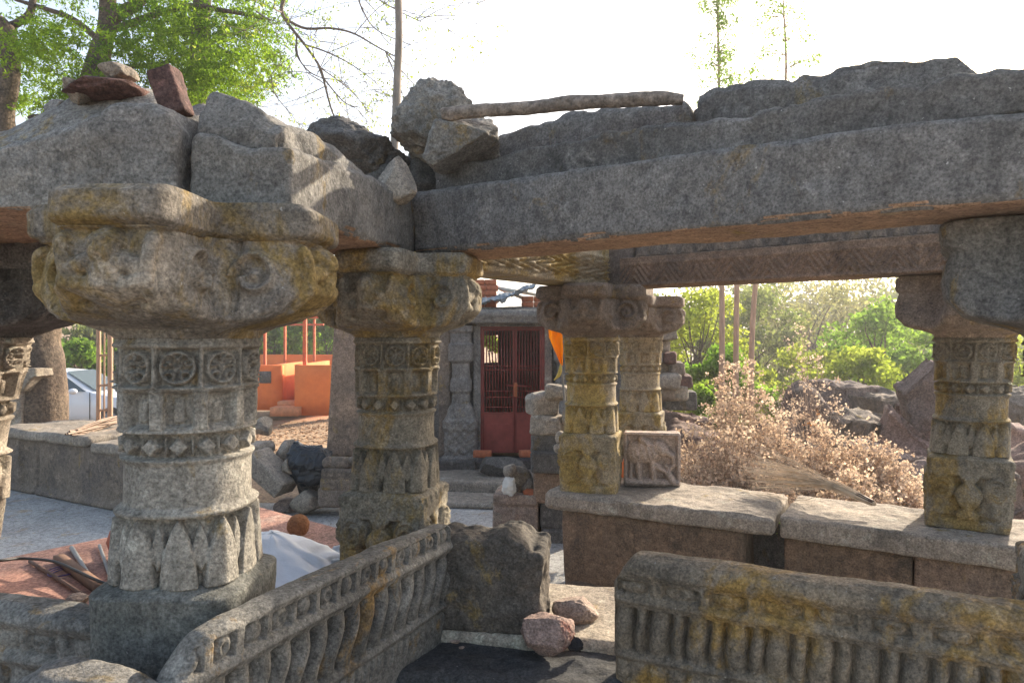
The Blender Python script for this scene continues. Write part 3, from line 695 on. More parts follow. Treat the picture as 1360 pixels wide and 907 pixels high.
def balus(H, period, coping=.085, fr=(.72, .80), double=False, wave=.012, seed=0, lo=.28):
    """front relief of a sloping seat back: coping, pierced frieze, bulging balusters, beaded foot"""
    def fn(x, z):
        t = z/H
        # frieze between fr[0]..fr[1]
        f0, f1 = fr; ft = (t-f0)/(f1-f0); m = sst(-.05, .1, ft)*sst(-.05, .1, 1-ft)
        p2 = period*1.25; kk = np.floor(x/p2); rn = np.abs(np.sin(kk*12.9+seed*7.1)*43.7) % 1; s = np.abs(((x/p2+.12*(rn-.5)) % 1)-.5)*2*(1+.3*rn); tt = np.abs(ft*2-1)
        loz = np.sqrt(np.clip(1-(s/.72)**2-(tt/1.1)**2, 0, 1))*(1-.8*gs(np.hypot(s, tt*.6), .22)*(kk % 2))*(.55+.45*rn); post = sst(.80, .9, s)
        s3 = np.abs((((x/p2)+.5) % 1)-.5)*2
        o = m*(-.030+.034*np.maximum(loz, post*.8))
        o = o+.014*gs(t-(f0-.035), .022)+.004*gs(t-f0+.09, .02)
        o = o+.022*sst(f1, f1+.06, t)
        # balusters lo..f0-.07
        b1 = f0-.075; bt = (t-lo)/(b1-lo); mb = sst(-.04, .04, bt)*sst(-.02, .05, 1-bt)
        xs = x+wave*np.sin(bt*5.0+.5)
        ph = ((xs/period) % 1); sb = np.abs(ph-.5)*2
        if double:
            sb = np.where(ph < .62, np.abs(ph/.62-.5)*2, np.abs((ph-.62)/.38-.5)*2)
        k = np.floor(xs/period)
        width = .97-.20*np.clip(bt-.2, 0, 1)**1.5
        bul = np.sqrt(np.clip(1-(sb/width)**2, 0, 1))*(.6+.4*np.sin(np.clip(bt, 0, 1)*np.pi*.9+.3))
        o = o+mb*(-.046+.066*bul)
        o = o+.016*gs(t-(lo-.03), .02)
        # foot band with beads
        g1 = lo-.06; gt = (t-g1+.12)/.12; mg = sst(0, .1, gt)*sst(0, .1, 1-gt)
        s2 = np.abs(((x/(period*.5)) % 1)-.5)*2
        o = o+mg*(-.012+.02*np.sqrt(np.clip(1-s2**2-(gt*2-1)**2*.5, 0, 1)))
        o = o*(.8+.35*fbm(np.stack([x, z, 0*x], 1), 4, 3, seed))
        return o
    return fn
# left balustrade: runs from the near pillar's foot back towards the olive pillar; carved face looks right
slab_right('carved_balustrade', M_balu, (-.80, 1.56, .33), (-.27, 2.66, .30), .095, .57, res=.0042, r=.03, rough=.005, seed=81, chip=.015, lean=.10, f=9, big=.004,
     zt=lambda x, y: .555+.02*np.sin(x*3)+.008*fbm(np.stack([x, y, 0*x], 1), 8, 3, 3)-.07*sst(.10, 0, x),
     relief=balus(.57, .074, fr=(.85, .955), lo=.45, wave=.018, seed=1),
     label='grey carved seat back with wavy ribs, running from the nearest pillar to the olive pillar', cat='balustrade', group='carved seat backs')
slab('carved_balustrade', M_baly, (.345, 2.33, .30), 25, 1.9, .11, .58, res=.0042, r=.04, rough=.006, seed=83, chip=.02, lean=.06, f=9, big=.005,
     zt=lambda x, y: .575-.085*sst(.09, 0, x)+.006*fbm(np.stack([x, y, 0*x], 1), 8, 3, 3),
     relief=balus(.58, .122, fr=(.76, .84), double=True, lo=.43, wave=.004, seed=2),
     label='tawny carved seat back with straight ribs at the lower right of the photo', cat='balustrade', group='carved seat backs')
slab('carved_balustrade', M_balu, (-2.3, 2.16, .30), 14, 1.22, .11, .56, res=.006, r=.04, rough=.007, seed=85, chip=.02, lean=.05, f=9,
     zt=lambda x, y: .56-.02*sst(.2, 1.2, x), relief=balus(.56, .11, fr=(.74, .85), lo=.3, wave=.01, seed=3),
     label='grey carved seat back at the lower left edge, left of the nearest pillar', cat='balustrade', group='carved seat backs')
slab('broken_block', M_block, (-1.16, 1.50, .35), 10, .42, .17, .50, res=.008, r=.05, rough=.014, seed=87, chip=.03,
     zt=lambda x, y: np.interp(x, [0, .04, .1, .25, .36, .42], [.41, .48, .505, .48, .44, .36])+.012*fbm(np.stack([x, y, 0*x], 1), 9, 3, 3),
     label='lichen topped broken block at the bottom left corner before the nearest pillar', cat='block')
# broken carved block in the doorway
def blk(x, z): return .02*fbm(np.stack([x, z, 0*x], 1), 6, 4, 6)-.018*gs(x-.255+.02*z, .03)*sst(.1, .3, z)
slab('broken_carved_block', stone('dark_mottled_block_stone', (.135, .115, .095), (.075, .067, .06), OCH, .2, .5, .2), P(582, 838, 2.64), 8, .395, .26, .385, res=.006, r=.016, rough=.028, seed=91, chip=.05, big=.012, f=9, relief=blk,
     zt=lambda x, y: .355+.02*np.sin(x*30)*sst(.1, .15, x)+.02*fbm(np.stack([x, y, 0*x], 1), 14, 3, 3)-.03*sst(.33, .37, x),
     label='upright broken carved block standing in the doorway between the seat backs', cat='block')
rock('loose_stone', M_pinkr, 691, 812, 764, 870, 2.50, .17, seed=101, n=40, rough=.09, cuts=13, label='pink and white granite lump on the blackened sill', cat='stone', group='loose stones on the doorway step')
rock('loose_stone', M_pink, 733, 791, 796, 829, 2.74, .17, seed=108, n=30, rough=.10, cuts=4, label='half round tan stone lying on the sunlit doorway step', cat='stone', group='loose stones on the doorway step')
V, F = rock_geo(P(765, 858, 2.47), (.06, .05, .07), seed=109, n=26, cuts=12, rough=.5, tilt=20)
emit('crumpled_wrapper', V, F, plain('glossy_black_foil', (.02, .02, .025), .15, .3, 30, .8, 60), label='small crumpled shiny black wrapper beside the pink granite lump', cat='wrapper')
for px, py, s_ in ((604, 852, .014), (711, 858, .016), (613, 860, .008)):
    rock('stone_chip', M_pink, px-s_*500, py-s_*200, px+s_*500, py+s_*200, 2.5, .02, seed=int(px), n=8, label='tiny pale stone chip on the blackened sill', cat='chip', group='stone chips on the blackened sill')

# ------------------------------------------------------------------ right hand seat
def bump2(f, a, seed): return lambda x, y: a*fbm(np.stack([x, y, 0*x], 1), f, 4, seed)
def top(h, a, seed, f=6): return lambda x, y: h+a*fbm(np.stack([x, y, 0*x], 1), f, 4, seed)
slab('seat_slab', M_slab, (.22, 4.72, .415), 27.8, 1.50, .74, .115, res=.012, r=.025, rough=.014, seed=120, chip=.035, zt=top(.115, .012, 3),
     label='broad stone seat slab carrying the slim yellow pillar and the elephant relief', cat='slab', group='seat slabs of the low wall')
slab('seat_slab', M_slab, (1.60, 4.10, .39), 31.5, 1.36, .66, .14, res=.012, r=.025, rough=.016, seed=123, chip=.04, zt=top(.135, .014, 5),
     label='stone seat slab under the straw broom and the brown grey pillar', cat='slab', group='seat slabs of the low wall')
slab('base_block', M_base, (.36, 4.78, FZ), 27.8, 1.22, .5, .59, res=.02, r=.03, rough=.012, seed=125, chip=.02, lean=.10,
     label='reddish brown seat base block under the elephant relief slab', cat='block', group='base blocks of the low wall')
slab('base_block', M_base, (1.66, 4.18, FZ), 31.5, .68, .5, .56, res=.02, r=.03, rough=.01, seed=127, chip=.02,
     label='smooth brown base block just right of the dark gap in the low wall', cat='block', group='base blocks of the low wall')
slab('base_block', M_rbrn, (2.245, 3.822, FZ), 31.5, .55, .5, .565, res=.02, r=.02, rough=.01, seed=129, chip=.02,
     label='pinkish base block below the brown grey pillar, cut off by the seat back', cat='block', group='base blocks of the low wall')
slab('base_block', M_dark, (1.42, 4.62, FZ), 30, .55, .3, .56, res=.03, r=.02, rough=.01, seed=128, label='added dark fill block standing in for shade in the gap between the two seat slabs', cat='block', group='base blocks of the low wall')  # added dark fill that hides the lit floor and makes the gap look shaded
slab('plinth_course', M_base, (.36, 4.66, FZ-.01), 27.8, 1.3, .3, .10, res=.02, r=.03, rough=.012, seed=130, label='low pinkish plinth course along the foot of the seat base', cat='plinth')
def eleph(x, z):
    o = np.zeros_like(x)
    parts = [seg(x, z, (.09, .235), (.19, .245), .085, .085), seg(x, z, (.06, .30), (.05, .04), .022, .018), seg(x, z, (.10, .2), (.115, .03), .033, .024), seg(x, z, (.20, .2), (.215, .04), .033, .024),
             seg(x, z, (.245, .28), (.27, .26), .06, .05), seg(x, z, (.28, .26), (.345, .22), .032, .026), seg(x, z, (.345, .22), (.355, .16), .026, .021), seg(x, z, (.355, .16), (.325, .125), .021, .018), seg(x, z, (.325, .125), (.295, .15), .018, .014),
             seg(x, z, (.225, .15), (.31, .10), .03, .02), seg(x, z, (.31, .10), (.345, .04), .03, .035), seg(x, z, (.02, .03), (.38, .03), .03, .03), seg(x, z, (.13, .33), (.17, .30), .03, .035)]
    for p in parts: o = np.maximum(o, p)
    fr = sst(.035, .02, np.minimum(np.minimum(x, .40-x), .39-z))
    ear = gs(np.hypot(x-.235, z-.27)-.035, .007)
    cloth = .004*np.cos((x+z*.3)*150)*(np.hypot(x-.14, z-.25) < .07)
    return .085*np.maximum(o, fr*.55)-.052+.006*ear+cloth
slab('elephant_relief', stone('pale_pink_relief_stone', (.44, .34, .29), (.33, .26, .22), OCH, .05, .2, .25), (.80, 4.90, ST-.002), 10, .40, .13, .385, res=.004, r=.015, rough=.006, seed=131, chip=.012, relief=eleph,
     zt=top(.385, .008, 8, 10), label='square stone carved with a walking elephant in relief, standing on the seat slab', cat='relief')
slab('small_brick_stone', M_rusty and plain('orange_brick', (.42, .14, .07), .85, .3, 20, .3), (.80, 5.15, ST-.004), 10, .16, .08, .14, res=.02, r=.012, rough=.006, seed=133,
     label='orange brick standing behind the slim yellow pillar by the elephant relief', cat='brick')
# straw broom
root = thing('straw_broom', G(1090, 640, ST), 'straw broom lying on the seat slab with its bristles spread left', 'broom')
h0 = np.array([2.06, 4.02, .575]); h1 = np.array([1.86, 4.26, .585]); mb = MB()
g0 = np.array(P(1160, 668, 4.07)); g1 = np.array(P(1110, 645, 4.28)); e0 = np.array(P(1012, 625, 4.72))
for i in range(150):
    o = rng.normal(size=3)*np.array([.010, .010, .008]); sp = rng.normal(size=3)*np.array([.075, .08, .075]); L = rng.uniform(.8, 1.1)
    a = g0+o*.8; b = g1+o*1.6; c_ = g1+(e0-g1)*L+sp; mid = (b+c_)/2+sp*.05+np.array([0, 0, .01])
    c_[2] = max(c_[2], ST+.012); mid[2] = max(mid[2], ST+.014)
    V, F = tube_geo(smooth_path([a, b, mid, c_], 9), np.linspace(.0022, .0012, 9), 4, False); mb.add(V, F)
mb.build('bristle_bundle', M_straw, root)
V, F = tube_geo(smooth_path([g1*.45+g0*.55, g0], 6), [.02, .022, .021, .02, .019, .017], 10); emit('binding', V, F, M_rust, root)
# vase of leaves fallen in the gap
mb = MB(); w0 = np.array(G(1034, 700, .35)); root = thing('weed', w0, 'tiny green weed growing in the dark gap between the seat slabs', 'weed')
V, F = leaf_geo(w0+rng.normal(size=(14, 3))*[.02, .02, .04], .04, .6, 5)
emit('leaves', V, F, M_gree, root)

# ------------------------------------------------------------------ wall under the left seat back
slab_right('seat_wall', M_balu, (-.86, 1.52, FZ), (-.245, 2.68, FZ), .12, .53, res=.008, r=.03, rough=.014, seed=141, chip=.02, f=6, lean=-.04,
     relief=lambda x, z: .022*np.abs(np.cos(x*38+np.sin(z*40)))*sst(.36, .40, z)*sst(0, .03, .49-z)+.022*gs(z-.33, .02)-.01,
     label='dark lower wall with leaf carving below the wavy ribbed seat back', cat='wall')
slab('seat_wall', M_baly, (.36, 2.36, FZ), 25, 1.9, .14, .48, res=.012, r=.03, rough=.012, seed=143, relief=lambda x, z: .014*np.abs(np.cos(x*42))*sst(.38, .41, z)*sst(0, .03, .47-z),
     label='lower wall with scalloped edge under the tawny seat back', cat='wall')

# ------------------------------------------------------------------ things on the painted seat
V, F = rock_geo((-1.145, 3.72-.06, ST+.058), (.118, .118, .125), seed=150, n=40, cuts=0, rough=.10, f=5)
emit('coconut', V, F, M_coco, label='brown fibrous coconut sitting on the pink painted seat', cat='coconut')
# white cloth heap
gx_ = np.linspace(-1, 1, 90); gy_ = np.linspace(-1, 1, 80); X_, Y_ = np.meshgrid(gx_, gy_)
def cloth(cx, cy, z0, sx, sy, hgt, seed, peak=(0, 0), yaw=0):
    x, y = X_.ravel(), Y_.ravel(); p = np.stack([x, y, 0*x], 1)
    rr = np.hypot((x-peak[0])*1.0, (y-peak[1])*1.0); hh = hgt*(.95*np.clip(1-rr*.85, 0, 1)**1.1+.06)
    an = np.arctan2(y-peak[1], x-peak[0]); fold = .5+.5*np.cos(an*7+2.5*fbm(p, 1.5, 2, seed)*3)
    hh = hh+.022*fold*np.clip(rr, 0, .9)*sst(1.4, .7, rr)+.022*fbm(p, 1.8, 2, seed, ridge=True)*sst(0, .3, rr)+.004*fbm(p, 7, 2, seed+3)
    wob = 1+.13*np.cos(an*5+seed)+.08*np.cos(an*11)
    P_ = np.stack([x*sx*wob, y*sy*wob, np.maximum(hh, .004)], 1)
    V = xf(P_, (cx, cy, z0), yaw); n = len(V)
    return np.concatenate([V, V-[0, 0, .003]]), [gridfaces(80, 90), gridfaces(80, 90, off=n)[:, ::-1]]
V, F = cloth(-1.0, 3.02, ST+.002, .30, .26, .19, 3, (-.35, .2), 10)
emit('white_cloth', V, F, M_cloth, label='crumpled white cloth heaped on the seat behind the ribbed seat back', cat='cloth')
V, F = cloth(-.80, 3.22, ST+.001, .22, .14, .06, 9, (.2, 0), 20)
emit('plastic_sheet', V, F, plain('thin_grey_plastic', (.42, .46, .50), .35, .2, 6, .4, 40), label='thin greyish plastic sheet lying behind the white cloth', cat='sheet')
V, F = slab_geo(G(470, 722, ST), -22, .16, .05, .045, res=.01, r=.006, rough=.002, seed=4)
emit('rusty_channel', V, F, plain('rust_orange', (.30, .10, .04), .8, .4, 20, .3), label='short rusty metal channel lying at the foot of the olive pillar', cat='channel')
# lathe pot
def lathe(cx, cy, prof_, n=36):
    a = np.linspace(0, 2*np.pi, n, endpoint=False); V = []
    for r_, z in prof_: V.append(np.stack([cx+r_*np.cos(a), cy+r_*np.sin(a), np.full(n, z)], 1))
    return np.concatenate(V), gridfaces(len(prof_), n, True)
V, F = lathe(-1.80, 3.28, [(.001, ST), (.07, ST), (.115, ST+.05), (.13, ST+.10), (.115, ST+.15), (.08, ST+.18), (.065, ST+.195), (.08, ST+.21), (.073, ST+.212), (.055, ST+.195), (.001, ST+.15)])
emit('clay_pot', V, F, M_pot, label='round red clay pot peeping out left of the nearest pillar', cat='pot')
def rod(name, a, b, r_, mat, label, cat, za=.012, zb=.012, group=None):
    A = np.array(G(*a, ST+za)); B = np.array(G(*b, ST+zb))
    V, F = tube_geo(smooth_path([A, A*.5+B*.5, B], 8), r_, 9); emit(name, V, F, mat, label=label, cat=cat, group=group)
rod('steel_pipe', (95, 727), (117, 763), .011, M_pipe, 'short grey steel pipe on the painted seat, longest of the two pipes', 'pipe', group='metal rods on the painted seat')
rod('steel_pipe', (132, 724), (147, 768), .008, M_pipe, 'thin dark pipe on the painted seat nearest to the red clay pot', 'pipe', group='metal rods on the painted seat')
rod('iron_rod', (40, 745), (112, 791), .009, M_rust, 'brown iron rod lying nearest to the lower left seat back', 'rod', group='metal rods on the painted seat')
A = G(70, 742, ST+.02); B = G(126, 784, ST+.02)
ya = math.degrees(math.atan2(A[1]-B[1], B[0]-A[0]))
V, F = slab_geo((A[0], A[1], ST+.003), ya, math.dist(A[:2], B[:2]), .045, .035, res=.02, r=.004, rough=.001)
emit('wooden_batten', V, F, plain('brown_batten', (.16, .09, .06), .8, .3, 10, .3), label='brown square batten lying under the black cable', cat='batten')
pts = smooth_path([G(-60, 748, ST+.1), G(0, 744, ST+.08), G(30, 741.5, ST+.06), G(70, 745, ST+.065), G(100, 757, ST+.06), G(138, 774, ST+.05), G(190, 790, ST+.02)], 40)
V, F = tube_geo(pts, .0065, 8); emit('black_cable', V, F, M_rub2, label='black cable curving over the batten from the left edge', cat='cable')
th = np.linspace(0, 5*np.pi, 60); cx, cy, _ = G(86, 762, ST)
V, F = tube_geo(np.stack([cx+(.04+.002*th)*np.cos(th), cy+(.05+.002*th)*np.sin(th), ST+.006+.0008*th], 1), .0022, 5)
emit('coiled_wire', V, F, plain('violet_wire', (.05, .03, .16), .4, .1, 5, 0), label='small coil of dark violet wire beside the brown batten', cat='wire')
rock('loose_stone', M_pink, 88, 788, 116, 806, 2.62, .1, seed=152, n=18, label='tan stone lump behind the lower left seat back', cat='stone')
V, F = slab_geo((-1.02, 2.42, ST-.01), 5, .12, .10, .13, res=.015, r=.02, rough=.01, seed=4)
emit('stone_stub', V, F, M_olive, label='small greenish stone stub between nearest pillar and white cloth', cat='stone')

# ------------------------------------------------------------------ left seat, far
slab('base_block', M_brown, (-6.1, 8.12, FZ), 28.7, 3.6, .6, .62, res=.025, r=.02, rough=.012, seed=161, chip=.02,
     relief=lambda x, z: .05*sst(.10, .02, z)+.035*(np.abs(x-.42) < .12)*sst(.06, .12, z)-.03*gs(x-.85, .02)-.03*gs(x-.28, .02),
     label='long panelled stone seat base at left behind the nearest pillar', cat='block', group='base blocks of the low wall')
slab('seat_slab', M_slab, (-6.12, 8.02, .43), 27, 1.85, .95, .11, res=.03, r=.03, rough=.02, seed=163, chip=.05, zt=top(.11, .02, 3),
     label='pale stone seat slab at far left below the tree trunk', cat='slab', group='seat slabs of the low wall')
slab('seat_slab', M_slab, (-4.44, 7.17, .38), 27, 1.7, .95, .10, res=.03, r=.03, rough=.02, seed=165, chip=.05, zt=top(.11, .02, 5),
     label='lower tilted seat slab at left with a dry branch lying on it', cat='slab', group='seat slabs of the low wall')
mb = MB()
for i in range(16):
    a = np.array(G(95, 574, .58))+rng.normal(size=3)*[.02, .05, .01]; b = np.array(G(160, 557, .62))+rng.normal(size=3)*[.1, .15, .03]
    V, F = tube_geo(smooth_path([a, (a+b)/2+rng.normal(size=3)*.04, b], 7), np.linspace(.012, .006, 7), 4, False); mb.add(V, F)
mb.build('dry_branches', M_twig, label='bundle of dry branches lying on the lower left seat slab', cat='branches')
# broken small pillar at the far left edge
root = thing('broken_pillar', (-6.6, 9.1, FZ), 'short broken carved pillar with a pale bracket at the left edge', 'pillar')
slab('shaft', M_tan, P(-14, 572, 8.95), 5, .44, .30, .92, root, res=.014, r=.02, rough=.02, seed=171, chip=.03, relief=lambda x, z: .02*np.cos(z*34)*np.cos(x*40))
slab('bracket', M_tan, P(-14, 521, 8.9), 5, .64, .36, .32, root, res=.016, r=.04, rough=.03, seed=173, chip=.05, zb=lambda x, y: .20*sst(.42, .62, x))

# ------------------------------------------------------------------ stone heap, bag, tapering post
def tapered(name, mat, p0, yaw, L, D, H, k, **kw):
    ek = {a: kw.pop(a) for a in ('label', 'cat', 'group', 'parent') if a in kw}
    V, F = slab_geo((0, 0, 0), 0, L, D, H, **kw); f = 1-(1-k)*V[:, 2]/H
    V = np.stack([(V[:,0]-L/2)*f+L/2, (V[:,1]-D/2)*f+D/2, V[:,2]], 1)
    return emit(name, xf(V, p0, yaw), F, mat, **ek)
root = thing('tapering_post', (-1.78, 7.6, FZ), 'tall tapering brown stone post behind the olive pillar', 'post')
tapered('shaft', M_rbrn, (-2.02, 7.4, .30), 8, .50, .42, 2.0, .62, parent=root, res=.03, r=.02, rough=.012, seed=181)
slab('foot_block', M_olive, (-2.07, 7.36, .10), 8, .56, .5, .21, root, res=.03, r=.02, rough=.02, seed=182)
slab('foot_block', M_dark, (-2.10, 7.33, FZ), 8, .60, .5, .285, root, res=.03, r=.02, rough=.02, seed=183)
HP = 'stones heaped beside the tapering post'
V, F = slab_geo((0, 0, 0), 0, .50, .34, .20, res=.02, r=.02, rough=.02, seed=185, chip=.04)
V = V-[.25, .17, .1]; a = R(-38); V = np.stack([V[:,0]*math.cos(a)-V[:,2]*math.sin(a), V[:,1], V[:,0]*math.sin(a)+V[:,2]*math.cos(a)], 1)
emit('heap_stone', xf(V, P(360, 627, 6.9), 12), F, M_slab, label='big tilted grey slab in the heap left of the black bag', cat='stone', group=HP)
rock('heap_stone', M_tan, 385, 650, 436, 683, 6.85, .3, seed=187, n=22, cuts=6, rough=.04, label='tan squarish stone in front of the black bag', cat='stone', group=HP)
rock('heap_stone', M_pink, 366, 662, 398, 681, 7.0, .3, seed=188, n=18, label='low pinkish stone left of the tan squarish stone', cat='stone', group=HP)
rock('heap_stone', M_tan, 374, 608, 392, 635, 6.9, .14, seed=189, n=16, cuts=4, label='small pale egg shaped stone at the left edge of the black bag', cat='stone', group=HP)
rock('heap_stone', M_slab, 368, 583, 400, 622, 7.2, .25, seed=190, n=20, label='upright grey stone behind the black bag', cat='stone', group=HP)
rock('heap_stone', M_dark, 392, 630, 425, 664, 7.05, .3, seed=191, n=18, label='dark stone under the black bag', cat='stone', group=HP)
rock('heap_stone', M_slab, 338, 553, 362, 578, 9.5, .3, seed=192, n=16, label='small grey block on the earth before the orange wall steps', cat='stone', group=HP)
V, F = rock_geo(P(407, 618, 6.95), (.47, .34, .44), seed=193, n=60, cuts=9, rough=.12, f=2, tilt=-25)
V = V+.030*fbm(V*np.array([1, 1, 1.6]), 5, 2, 5, ridge=True)[:, None]
emit('black_bag', V, F, M_black, label='crumpled black plastic bag lying over the heaped stones', cat='bag')
for (x0, y0, x1, y1, sd_, lb) in ((421, 648, 474, 674, 195, 'lowest slab of the small stack under the animal figure'), (424, 634, 476, 652, 196, 'middle slab of the small stack under the animal figure'), (426, 623, 476, 638, 197, 'topmost slab of the small stack under the animal figure')):
    A = P(x0, y1, 6.7); L = (x1-x0)/FPX*6.7
    slab('stacked_slab', M_brown, A, 6, L, .34, (y1-y0)/FPX*6.7, res=.014, r=.03, rough=.016, seed=sd_, chip=.02, label=lb, cat='slab', group='slabs stacked beside the tapering post')
root = thing('animal_figure', P(450, 624, 6.8), 'small worn stone animal lying on the stack beside the olive pillar', 'statue')
mb = MB()
for (x0, y0, x1, y1, s_) in ((432, 606, 472, 626, 1), (428, 606, 445, 622, 2), (462, 605, 480, 618, 3)):
    V, F = rock_geo(P((x0+x1)/2, (y0+y1)/2, 6.8), ((x1-x0)/FPX*6.8, .16, (y1-y0)/FPX*6.8), seed=s_+200, n=18, cuts=0, rough=.08); mb.add(V, F)
mb.build('body', M_brown, root)

# ------------------------------------------------------------------ small shrine behind
TD = 8.8
def TX(px): return (px-680)/FPX*TD
def TZ(py): return EYE-(py-HZ)/FPX*TD
root = thing('small_shrine', (TX(680), TD, FZ), 'small grey stone shrine with a maroon grille gate', 'shrine')
mb = MB()
zt_ = TZ(418); xl, xr = TX(634), TX(724)
for b in ((TX(540), xl, TD, TD+.5, FZ, zt_), (xr, TX(885), TD, TD+.5, FZ, zt_), (xl, xr, TD+.01, TD+.5, TZ(432), zt_-.01),
          (TX(540), TX(552), TD+.5, TD+3, FZ, zt_-.01), (TX(873), TX(884), TD+.5, TD+3, FZ, zt_-.01),
          (TX(540), TX(617), TD+3.0, TD+3.2, FZ, zt_), (TX(655), TX(884), TD+3.0, TD+3.2, FZ, zt_), (TX(617), TX(655), TD+3.0, TD+3.2, FZ, 1.15), (TX(617), TX(655), TD+3.0, TD+3.2, 1.62, zt_), ):
    V, F = slab_geo((b[0], b[2], b[4]), 0, b[1]-b[0], b[3]-b[2], b[5]-b[4], res=.06, r=.01, rough=.012, seed=int(b[0]*10+50)); mb.add(V, F)
mb.build('wall', M_temple, root)
slab('roof', M_temple, (TX(536), TD-.02, zt_), 0, TX(889)-TX(536), 3.3, .10, root, res=.08, r=.02, rough=.02, seed=3)
slab('cornice', M_temple, (TX(584), TD-.30, TZ(430)), 0, TX(800)-TX(584), .35, TZ(412)-TZ(430), root, res=.02, r=.02, rough=.01, seed=5,
     relief=lambda x, z: .05*sst(.02, .10, z)-.03*sst(.13, .17, z)+.012*(np.cos(x*60) > 0)*(z < .04))
slab('lintel', M_temple, (TX(632), TD-.10, TZ(434)), 0, TX(728)-TX(632), .12, .10, root, res=.02, r=.01, rough=.006, seed=6, relief=lambda x, z: .006*np.cos(x*120)*np.cos(z*120))
for k, (a_, b_) in enumerate(((629, 638.5), (723, 733))):
    slab('door_jamb', M_pink if k else M_temple, (TX(a_), TD-.09, TZ(606)), 0, TX(b_)-TX(a_), .12, TZ(433)-TZ(606), root, res=.012, r=.01, rough=.006, seed=7+k, relief=lambda x, z: .008*np.cos(x*150)*np.cos(z*75))
def pilaster(pxc, seed):
    zs = np.arange(TZ(612), TZ(432), .012); n = 72; a_ = np.linspace(0, 2*np.pi, n, endpoint=False)
    py = HZ-(zs-EYE)*FPX/TD
    rad = np.interp(py, [432, 440, 442, 455, 457, 470, 478, 482, 500, 505, 518, 521, 534, 540, 552, 556, 566, 570, 600, 603, 612], [.17, .17, .14, .14, .17, .165, .165, .12, .12, .145, .145, .12, .125, .17, .20, .24, .24, .22, .22, .26, .26])
    T, Z = np.meshgrid(a_, zs); c_, q = np.abs(np.cos(T)), np.abs(np.sin(T))
    r_ = rad[:, None]*.92/(c_**5+q**5)**.2
    r_ = r_+.012*np.cos(T*12)*np.cos(Z*60)*(Z < .6)+.006*np.cos(Z*150)*np.cos(T*16)
    x = r_*np.cos(T); y = r_*np.sin(T); V = np.stack([TX(pxc)+x.ravel(), TD-.10+y.ravel(), Z.ravel()], 1)
    V[:, :2] += .012*fbm(V, 9, 4, seed)[:, None]
    emit('pilaster', V, gridfaces(len(zs), n, True), M_temple, root)
pilaster(613, 3); pilaster(750, 5)
slab('wall_strip', M_brown, (TX(584), TD-.16, FZ), 0, TX(600)-TX(584), .2, TZ(432)-FZ, root, res=.03, r=.02, rough=.01, seed=8)
slab('foot_block', M_dark, (TX(580), TD-.42, FZ), 0, TX(634)-TX(580), .5, TZ(603)-FZ, root, res=.03, r=.03, rough=.03, seed=9)
slab('threshold', M_dark, (TX(632), TD-.35, FZ), 0, TX(745)-TX(632), .5, TZ(607)-FZ, root, res=.03, r=.03, rough=.02, seed=10)
gate = emit('gate', *(lambda m_: (np.concatenate(m_.V), [np.concatenate(v) for v in m_.F.values()]))(
    MB().add(*box_geo(TX(637), TX(641), TD-.06, TD-.01, TZ(601), TZ(433))).add(*box_geo(TX(719), TX(723), TD-.06, TD-.01, TZ(601), TZ(433))).add(*box_geo(TX(641), TX(719), TD-.057, TD-.012, TZ(436), TZ(433.5)))), M_gate, root, smooth=False)
emit('stop_bar', *box_geo(TX(681), TX(686.5), TD-.018, TD-.010, TZ(601), TZ(437)), M_gate, gate, smooth=False)
for (a_, b_) in ((641.2, 683), (684.4, 718.6)):
    fr_ = MB()
    fr_.add(*box_geo(TX(a_), TX(a_+2.2), TD-.055, TD-.02, TZ(600), TZ(437))).add(*box_geo(TX(b_-2.2), TX(b_), TD-.055, TD-.02, TZ(600), TZ(437)))
    for py in (438, 548, 599): fr_.add(*box_geo(TX(a_+2.2), TX(b_-2.2), TD-.053, TD-.022, TZ(py+1.2), TZ(py-1.2)))
    for py in (486, 491, 519, 527, 540): fr_.add(*box_geo(TX(a_+2.2), TX(b_-2.2), TD-.047, TD-.035, TZ(py+.6), TZ(py-.6)))
    fr_.build('gate_frame', M_gate, gate, smooth=False)
    g = MB(); x = a_+5.2
    while x < b_-3: g.add(*tube_geo([(TX(x), TD-.034, TZ(547)), (TX(x), TD-.034, TZ(439))], .008, 6)); x += 3.9
    g.build('grille', M_gate, gate)
    emit('panel', *box_geo(TX(a_+2.2), TX(b_-2.2), TD-.044, TD-.034, TZ(598), TZ(549)), M_panel, gate, smooth=False)
emit('raised_panel', *box_geo(TX(644), TX(677), TD-.052, TD-.0445, TZ(592), TZ(562)), M_panel, gate, smooth=False)
V, F = tube_geo([(TX(672), TD-.07, TZ(511.5)), (TX(705), TD-.07, TZ(512.5))], .012, 8); emit('bolt', V, F, M_gate, gate)
emit('lock', *box_geo(TX(682), TX(687), TD-.085, TD-.058, TZ(526), TZ(508)), plain('rusty_lock', (.36, .10, .04), .7), gate, smooth=False)
V, F = prism([(TX(520), 7.7), (TX(760), 7.55), (TX(770), 8.5), (TX(520), 8.5)], FZ, -.03); 
slab('shrine_step', M_slab, (-1.6, 7.75, FZ+.001), 3, 2.0, .95, .14, res=.03, r=.02, rough=.012, seed=11, label='low worn stone step before the shrine gate', cat='step', group='steps before the shrine')
slab('shrine_step', M_slab, (-1.5, 7.2, FZ+.001), 8, 1.45, .5, .06, res=.03, r=.02, rough=.01, seed=12, label='thin paving slab lying in front of the low shrine step', cat='step', group='steps before the shrine')
rock('threshold_stone', M_dark, 636, 605, 698, 634, 8.1, .35, seed=211, n=24, cuts=5, label='rounded dark carved stone lying before the maroon gate', cat='stone')
